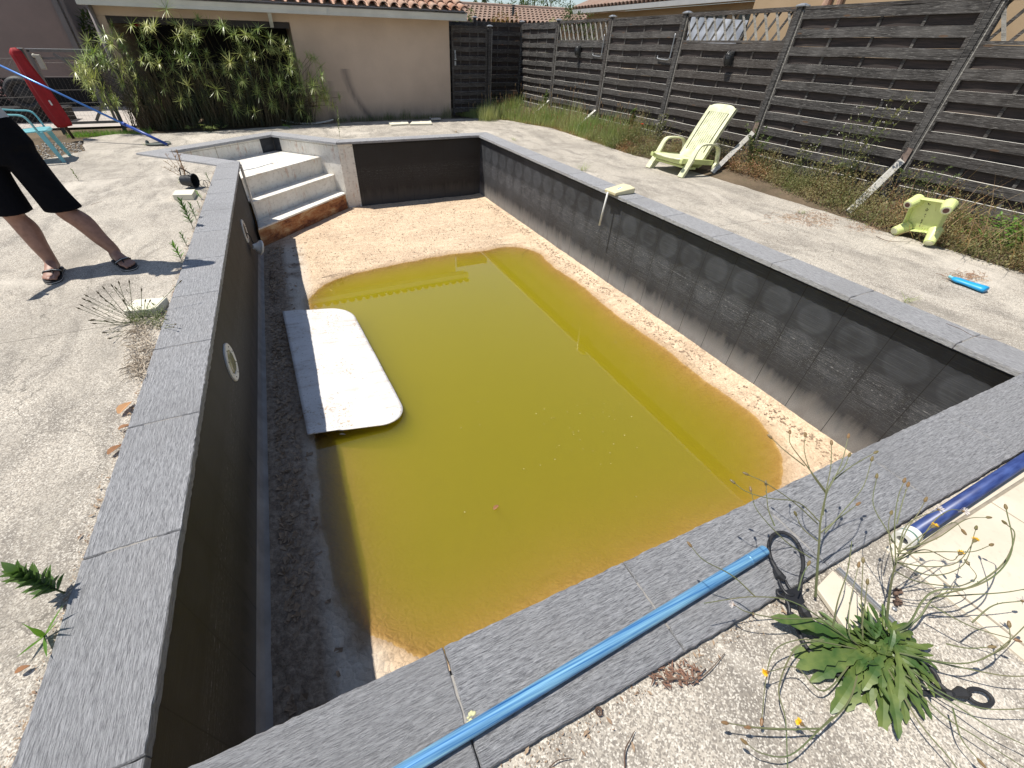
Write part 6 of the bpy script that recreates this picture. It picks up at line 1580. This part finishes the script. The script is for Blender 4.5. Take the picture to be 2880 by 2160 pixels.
b.tube([cz2(1030, 805, -.006), cz2(1080, 815, -.006), cz2(1130, 820, -.006)], [.010, .014, .010], 8)
for (x, y, a_, c_, an_) in ((880, 610, 150, 55, .95), (1440, 850, 150, 80, .42)):
    pts_ = [cz2(x+a_*math.cos(2*PI*k/20)*math.cos(an_)-c_*math.sin(2*PI*k/20)*math.sin(an_), y+a_*math.cos(2*PI*k/20)*math.sin(an_)+c_*math.sin(2*PI*k/20)*math.cos(an_), -.008) for k in range(21)]; b.tube(pts_, .0058, 8)
b.tube([cz2(960, 690, -.008), cz2(1060, 790, -.006)], [.007, .009], 8); b.tube([cz2(1130, 820, -.006), cz2(1240, 800, -.004), cz2(1330, 815, -.006)], [.008, .017, .006], 8); lin(b, 'eyelet', M_RUBBER, cb)

# ------------------------------------------------------------------ rosette weed with wiry flower stalks
ZF = 1.659
def ce(x, y, z): return at(1980+x/ZF, 1160+y/ZF, 'z', z)
cat_ = thing('flowering_weed', 'large rosette weed with wiry branching stalks and small yellow flowers in the right foreground', 'plant', ce(740, 1110, -.02)); l = MB(); O = ce(740, 1110, -.015); O2 = ce(870, 1090, -.015)
tips = [(530, 1330), (610, 1400), (700, 1380), (770, 1440), (855, 1540), (930, 1520), (960, 1460), (1040, 1440), (1100, 1440), (300, 960), (370, 1110), (430, 1190), (480, 1080), (545, 1010), (1055, 1080), (1030, 1130), (990, 1190), (1110, 1300), (1060, 1250), (520, 950), (980, 1020), (600, 1180), (660, 1250), (520, 1240), (930, 1330), (820, 1330), (1000, 1340), (450, 1010), (880, 1420), (740, 1300)]
for i, (x, y) in enumerate(tips):
    o = O.lerp(O2, R(.0, 1.0) if x > 700 else R(0, .35)); q = ce(x, y, R(-.018, .02)); d = q-o; L = d.length; d2 = Vector((d.x, d.y, L*R(.15, .4))); l.leaf(o+Vector((0, 0, .004+.001*i)), d2, L*1.0, L*R(.15, .24), seg=13, fold=.14, droop=R(.5, .9), lobes=.38)
for i in range(260):
    o = O.lerp(O2, R(0, 1))+Vector((R(-.05, .05), R(-.04, .03), 0)); a = R(0, 2*PI); L = R(.05, .14); l.leaf(o, (math.cos(a), math.sin(a)-.35, R(.15, .9)), L, L*R(.12, .24), seg=9, fold=.2, droop=R(.4, 1.1), lobes=R(.05, .4))
lin(l, 'leaves', L_ROSETTE, cat_)
s = MB()
M_BUDG = leafmat('bud_green', (.16, .15, .06), (.24, .13, .06), .1)
def head(p, d, kind):
    d = d.normalized(); hd = MB()
    if kind == 'y':
        hd.tube([p-d*.004, p+d*.004, p+d*.010], [.002, .0055, .005], 7); o = lin(hd, 'flower_head', M_BUDG, cat_); yl = MB()
        e1 = d.orthogonal().normalized(); e2 = d.cross(e1)
        for k in range(16): a = k*.393; yl.leaf(p+d*.010, e1*math.cos(a)+e2*math.sin(a)+d*R(.2, .7), .012, .0045, seg=2)
        lin(yl, 'petals', M_PETAL, o)
    elif kind == 'w':
        hd.tube([p, p+d*.006], [.003, .004], 6); o = lin(hd, 'seed_head', M_BUDG, cat_); wh = MB()
        for k in range(40): v = (Vector((R(-1, 1), R(-1, 1), R(-1, 1)))+d*.6).normalized(); wh.tube([p+d*.005, p+d*.005+v*.014], .0007, 3, cap=False)
        lin(wh, 'seed_fluff', M_WPETAL, o)
    else: hd.tube([p-d*.003, p+d*.003, p+d*.011, p+d*.017], [.0018, .0048, .0042, .0022], 7); lin(hd, 'seed_head', M_BUDG, cat_)
def stalk(pts_, r=.0024, kind='b', hts=None):
    c = curve([ce(*p) for p in pts_], 6); n = len(c); s.tube(c, [r*(1-.55*i/n) for i in range(n)], 5, cap=False)
    if kind: head(c[-1], c[-1]-c[-3], kind)
    for j in range(2):
        k = random.randint(n//3, n-3); v = (c[k+1]-c[k]).normalized(); s.tube([c[k], c[k]+v*.006+Vector((R(-.004, .004), R(-.004, .004), 0))], .0012, 3)
T1 = (545, 500, .24)
stalk([(520, 860, 0), (530, 720, .10), (538, 600, .18), T1, (575, 370, .30), (610, 300, .33)], .0042, None)
for e in (((555, 480, .25), (570, 370, .32), (592, 250, .36), (595, 150, .40)), ((575, 370, .30), (640, 240, .37), (672, 118, .42)), ((600, 310, .33), (650, 260, .36), (676, 205, .38)), ((570, 380, .30), (500, 280, .36), (468, 180, .40), (472, 112, .42)), ((570, 370, .31), (480, 250, .37), (405, 150, .42), (400, 98, .43)), ((565, 560, .2), (650, 460, .25), (740, 350, .3), (782, 225, .36)), ((600, 320, .32), (690, 250, .35), (795, 190, .38)), ((540, 510, .24), (440, 420, .28), (300, 400, .32), (200, 370, .33), (143, 330, .34)), ((530, 520, .22), (420, 420, .28), (290, 330, .33), (205, 290, .34)), ((500, 680, .14), (380, 600, .2), (250, 460, .27), (220, 368, .3)), ((330, 530, .25), (300, 450, .28), (290, 340, .32)), ((470, 250, .37), (380, 180, .4), (315, 120, .42)), ((545, 560, .2), (620, 500, .22), (712, 432, .26)), ((530, 600, .18), (460, 540, .2), (430, 480, .24))):
    stalk(e, .0022)
T2 = (880, 760, .17)
stalk([(850, 1000, 0), (862, 880, .08), T2, (900, 690, .22)], .0042, None)
for e, k in ((((895, 700, .22), (890, 520, .30), (905, 400, .35), (932, 325, .38)), 'b'), (((900, 520, .3), (925, 420, .34), (950, 345, .37)), 'b'), (((900, 690, .22), (940, 560, .27), (1000, 470, .3), (1030, 415, .33)), 'b'), (((905, 650, .24), (950, 520, .28), (1090, 455, .30)), 'w'), (((905, 660, .24), (980, 600, .26), (1065, 535, .28)), 'y'), (((900, 690, .22), (1000, 620, .24), (1155, 515, .27), (1205, 548, .27)), 'b'), (((905, 700, .2), (1050, 720, .2), (1180, 700, .2), (1260, 602, .22)), 'y'), (((905, 690, .2), (1030, 640, .22), (1150, 690, .2), (1192, 662, .2)), 'y'), (((900, 700, .2), (1060, 760, .17), (1210, 710, .17), (1268, 545, .2)), 'b'), (((890, 740, .18), (870, 620, .22), (862, 520, .26), (872, 475, .27)), 'b'), (((905, 640, .24), (860, 560, .27), (790, 430, .3), (805, 305, .34)), 'b'), (((890, 740, .18), (1000, 790, .14), (1180, 810, .12), (1270, 770, .12), (1235, 710, .13)), 'b'), (((905, 650, .24), (1080, 590, .26), (1220, 500, .27), (1320, 490, .27)), 'b'), (((1000, 610, .25), (1080, 500, .28), (1150, 455, .30), (1205, 460, .3)), 'w'), (((900, 660, .24), (1100, 650, .22), (1250, 650, .22), (1335, 620, .22)), 'b')):
    stalk(e, .0021, k)
stalk([(880, 1030, 0), (960, 980, .06), (1020, 880, .12), (1090, 830, .15), (1250, 815, .18), (1380, 740, .22), (1440, 620, .26), (1410, 450, .3)], .0034)
stalk([(870, 1060, 0), (1000, 960, .05), (1080, 860, .10), (1250, 810, .14), (1400, 700, .18), (1450, 570, .2), (1410, 520, .22)], .0034)
for e, k in ((((1090, 860, .12), (1250, 850, .13), (1400, 840, .14), (1520, 820, .15)), 'b'), (((900, 1120, .02), (1150, 1170, .06), (1300, 1150, .1), (1430, 1060, .14), (1560, 930, .18)), 'b'), (((1300, 1150, .1), (1420, 1080, .12), (1425, 1000, .14)), 'b'), (((1060, 900, .1), (1250, 1000, .1), (1450, 1060, .1)), 'b'), (((930, 1130, .02), (1200, 1190, .05), (1420, 1230, .07), (1600, 1220, .1)), 'b'), (((900, 1150, .01), (1100, 1300, .03), (1300, 1380, .05), (1560, 1380, .08)), 'b'), (((880, 1180, .01), (1100, 1400, .02), (1280, 1520, .03), (1560, 1700, .04)), 'b'), (((860, 1200, .01), (1000, 1440, .02), (1150, 1620, .02), (1250, 1760, .02)), None), (((900, 1200, .01), (1150, 1350, .03), (1350, 1480, .04), (1600, 1600, .05)), 'b'), (((1250, 980, .12), (1350, 900, .15), (1480, 880, .16)), 'w'), (((1130, 1080, .1), (1230, 1100, .12), (1330, 1095, .14)), 'b'),
    (((740, 1110, 0), (600, 1080, .05), (450, 1060, .08), (330, 1110, .08), (290, 1240, .06), (270, 1430, .04)), 'b'), (((735, 1120, 0), (680, 1340, .02), (540, 1480, .04), (400, 1600, .05), (270, 1590, .06), (200, 1545, .07)), 'b'), (((700, 1150, .01), (560, 1300, .03), (430, 1190, .06), (300, 1210, .08)), 'y'), (((540, 1475, .04), (350, 1480, .05), (215, 1470, .06)), 'b'), (((430, 1480, .05), (250, 1470, .06), (110, 1450, .07)), 'b'), (((600, 1420, .03), (520, 1490, .04), (462, 1458, .05)), 'y'), (((560, 1060, .05), (430, 1100, .05), (350, 1280, .05), (380, 1430, .04), (390, 1660, .03)), None),
    (((740, 1100, 0), (680, 1040, .05), (680, 900, .1), (720, 720, .16)), 'b'), (((740, 1100, 0), (740, 1010, .05), (735, 880, .12), (742, 700, .2)), 'b'), (((735, 1010, .05), (750, 900, .1), (762, 800, .15)), 'b'), (((600, 1010, .02), (625, 880, .1), (670, 740, .17), (690, 600, .24)), None), (((740, 1110, 0), (450, 900, .1), (240, 860, .14), (0, 890, .16)), None), (((560, 960, .05), (350, 960, .09), (200, 930, .12), (145, 900, .13)), 'w'), (((240, 860, .14), (130, 760, .18), (0, 690, .22), (-60, 625, .24)), 'b'), (((440, 830, .08), (460, 760, .12), (485, 712, .15)), 'b'), (((1160, 1380, .03), (1200, 1520, .03), (1280, 1620, .03)), 'b')):
    stalk(e, .0024 if k else .0026, k)
lin(s, 'stalks', L_STEM, cat_)

# tufts on the right patio and coping
def tuft(x, y, n, h_, label, z=-.025, m=None):
    b0 = at(x, y, 'z', z); b = MB()
    for i in range(n): a = R(0, 6.3); b.blade((R(-.04, .04), R(-.03, .03), 0), (math.cos(a)*.8, math.sin(a)*.8, 1), h_*R(.4, 1), .005, R(.3, 1.2), 4)
    return tag(b.build('grass_tuft', m or L_GRASS, loc=b0), label, 'grass', 'stray grass tufts along the right coping')
tuft(2552, 850, 12, .14, 'stray grass tuft on the right patio close to the coping, nearest to the camera'); tuft(1640, 480, 26, .26, 'wispy grass tuft behind the right coping, left of the pool alarm'); tuft(1448, 395, 12, .15, 'small grass tuft behind the far end of the right coping'); tuft(2255, 600, 16, .13, 'grass tuft on the concrete left of the tipped table'); tuft(1280, 372, 16, .14, 'pale grass tuft behind the far coping', m=L_DRY); tuft(415, 408, 40, .10, 'low green tuft beside the skimmer net'); 
b0 = at(946, 385, 'z', -.03)
seedling(955, 385, 948, 302, 26, .07, 'tall thin weed growing on the patio behind the far coping', L_WEED, depth=0, grp=None); seedling(826, 360, 800, 352, 12, .08, 'small weed lying beside the white trough', L_GREEN, grp=None)
# dry debris heaps on the right patio
b = MB()
for i in range(600):
    cx, cy, sx_, sy_ = random.choice(((2240, 612, 75, 14), (2720, 780, 45, 12), (2300, 620, 50, 18), (2450, 640, 60, 10)))
    p = at(cx+random.gauss(0, 1)*sx_*.6, cy+random.gauss(0, 1)*sy_*.6, 'z', -.024); v = Vector((R(-1, 1), R(-1, 1), R(0, .4)))*R(.02, .07); b.tube([p, p+v*.5+Vector((0, 0, .006)), p+v], .0018, 3, cap=False)
tag(b.build('dry_debris', simple('reddish_straw', (.34, .19, .12), .9, .4, 6, .2, col2=(.45, .33, .22))), 'thin heaps of dry reddish straw on the right patio', None, None, 'stuff')
# white trough and stones in front of the house
b = MB(); pa2, pb2 = at(788, 338, 'z', .05), at(938, 338, 'z', .05); rings = []
for i in range(25):
    t_ = i/24; p = pa2.lerp(pb2, t_); z = .05-.085*math.sin(PI*t_)**.8; w_ = .02+.08*math.sin(PI*t_)
    rings.append([(p.x, p.y+w_*s_, z+.018*s_*s_+.004*(i % 2)) for s_ in (-1, -.5, 0, .5, 1)])
k0 = 0; b.v = [q for r_ in rings for q in r_]; b.f = [(i*5+j, i*5+j+1, i*5+j+6, i*5+j+5) for i in range(24) for j in range(4)]
o = b.build('plastic_trough', M_WHITE, smooth=False); o.modifiers.new('s', 'SOLIDIFY').thickness = .006; tag(o, 'curved white ribbed strip lying at the foot of the sedge clump', 'strip')
for i, (cs_, lab) in enumerate((([(1091, 342), (1145, 339), (1150, 347), (1100, 350)], 'flat broken stone at the foot of the beige wall, left one'), ([(1152, 348), (1160, 340), (1212, 339), (1215, 347)], 'flat broken stone at the foot of the beige wall, right one'))):
    pts_ = [at(x, y, 'z', .01) for x, y in cs_]; m = MB(); m.prism([(p.x, p.y) for p in (pts_ if i else list(reversed(pts_)))][::1], -.028, .008); tag(m.build('flat_stone', M_BRICK, bevel=.004), lab, 'stone')
q = at(1225, 336, 'z', -.0); b = MB(); b.box((q.x, q.y, .01), (.26, .10, .05)); b.tube([(q.x-.13, q.y, .03), (q.x-.15, q.y, .05)], .02, 8); tag(b.build('metal_box', M_METAL, bevel=.012), 'small grey metal box lying near the beige house corner', 'box')
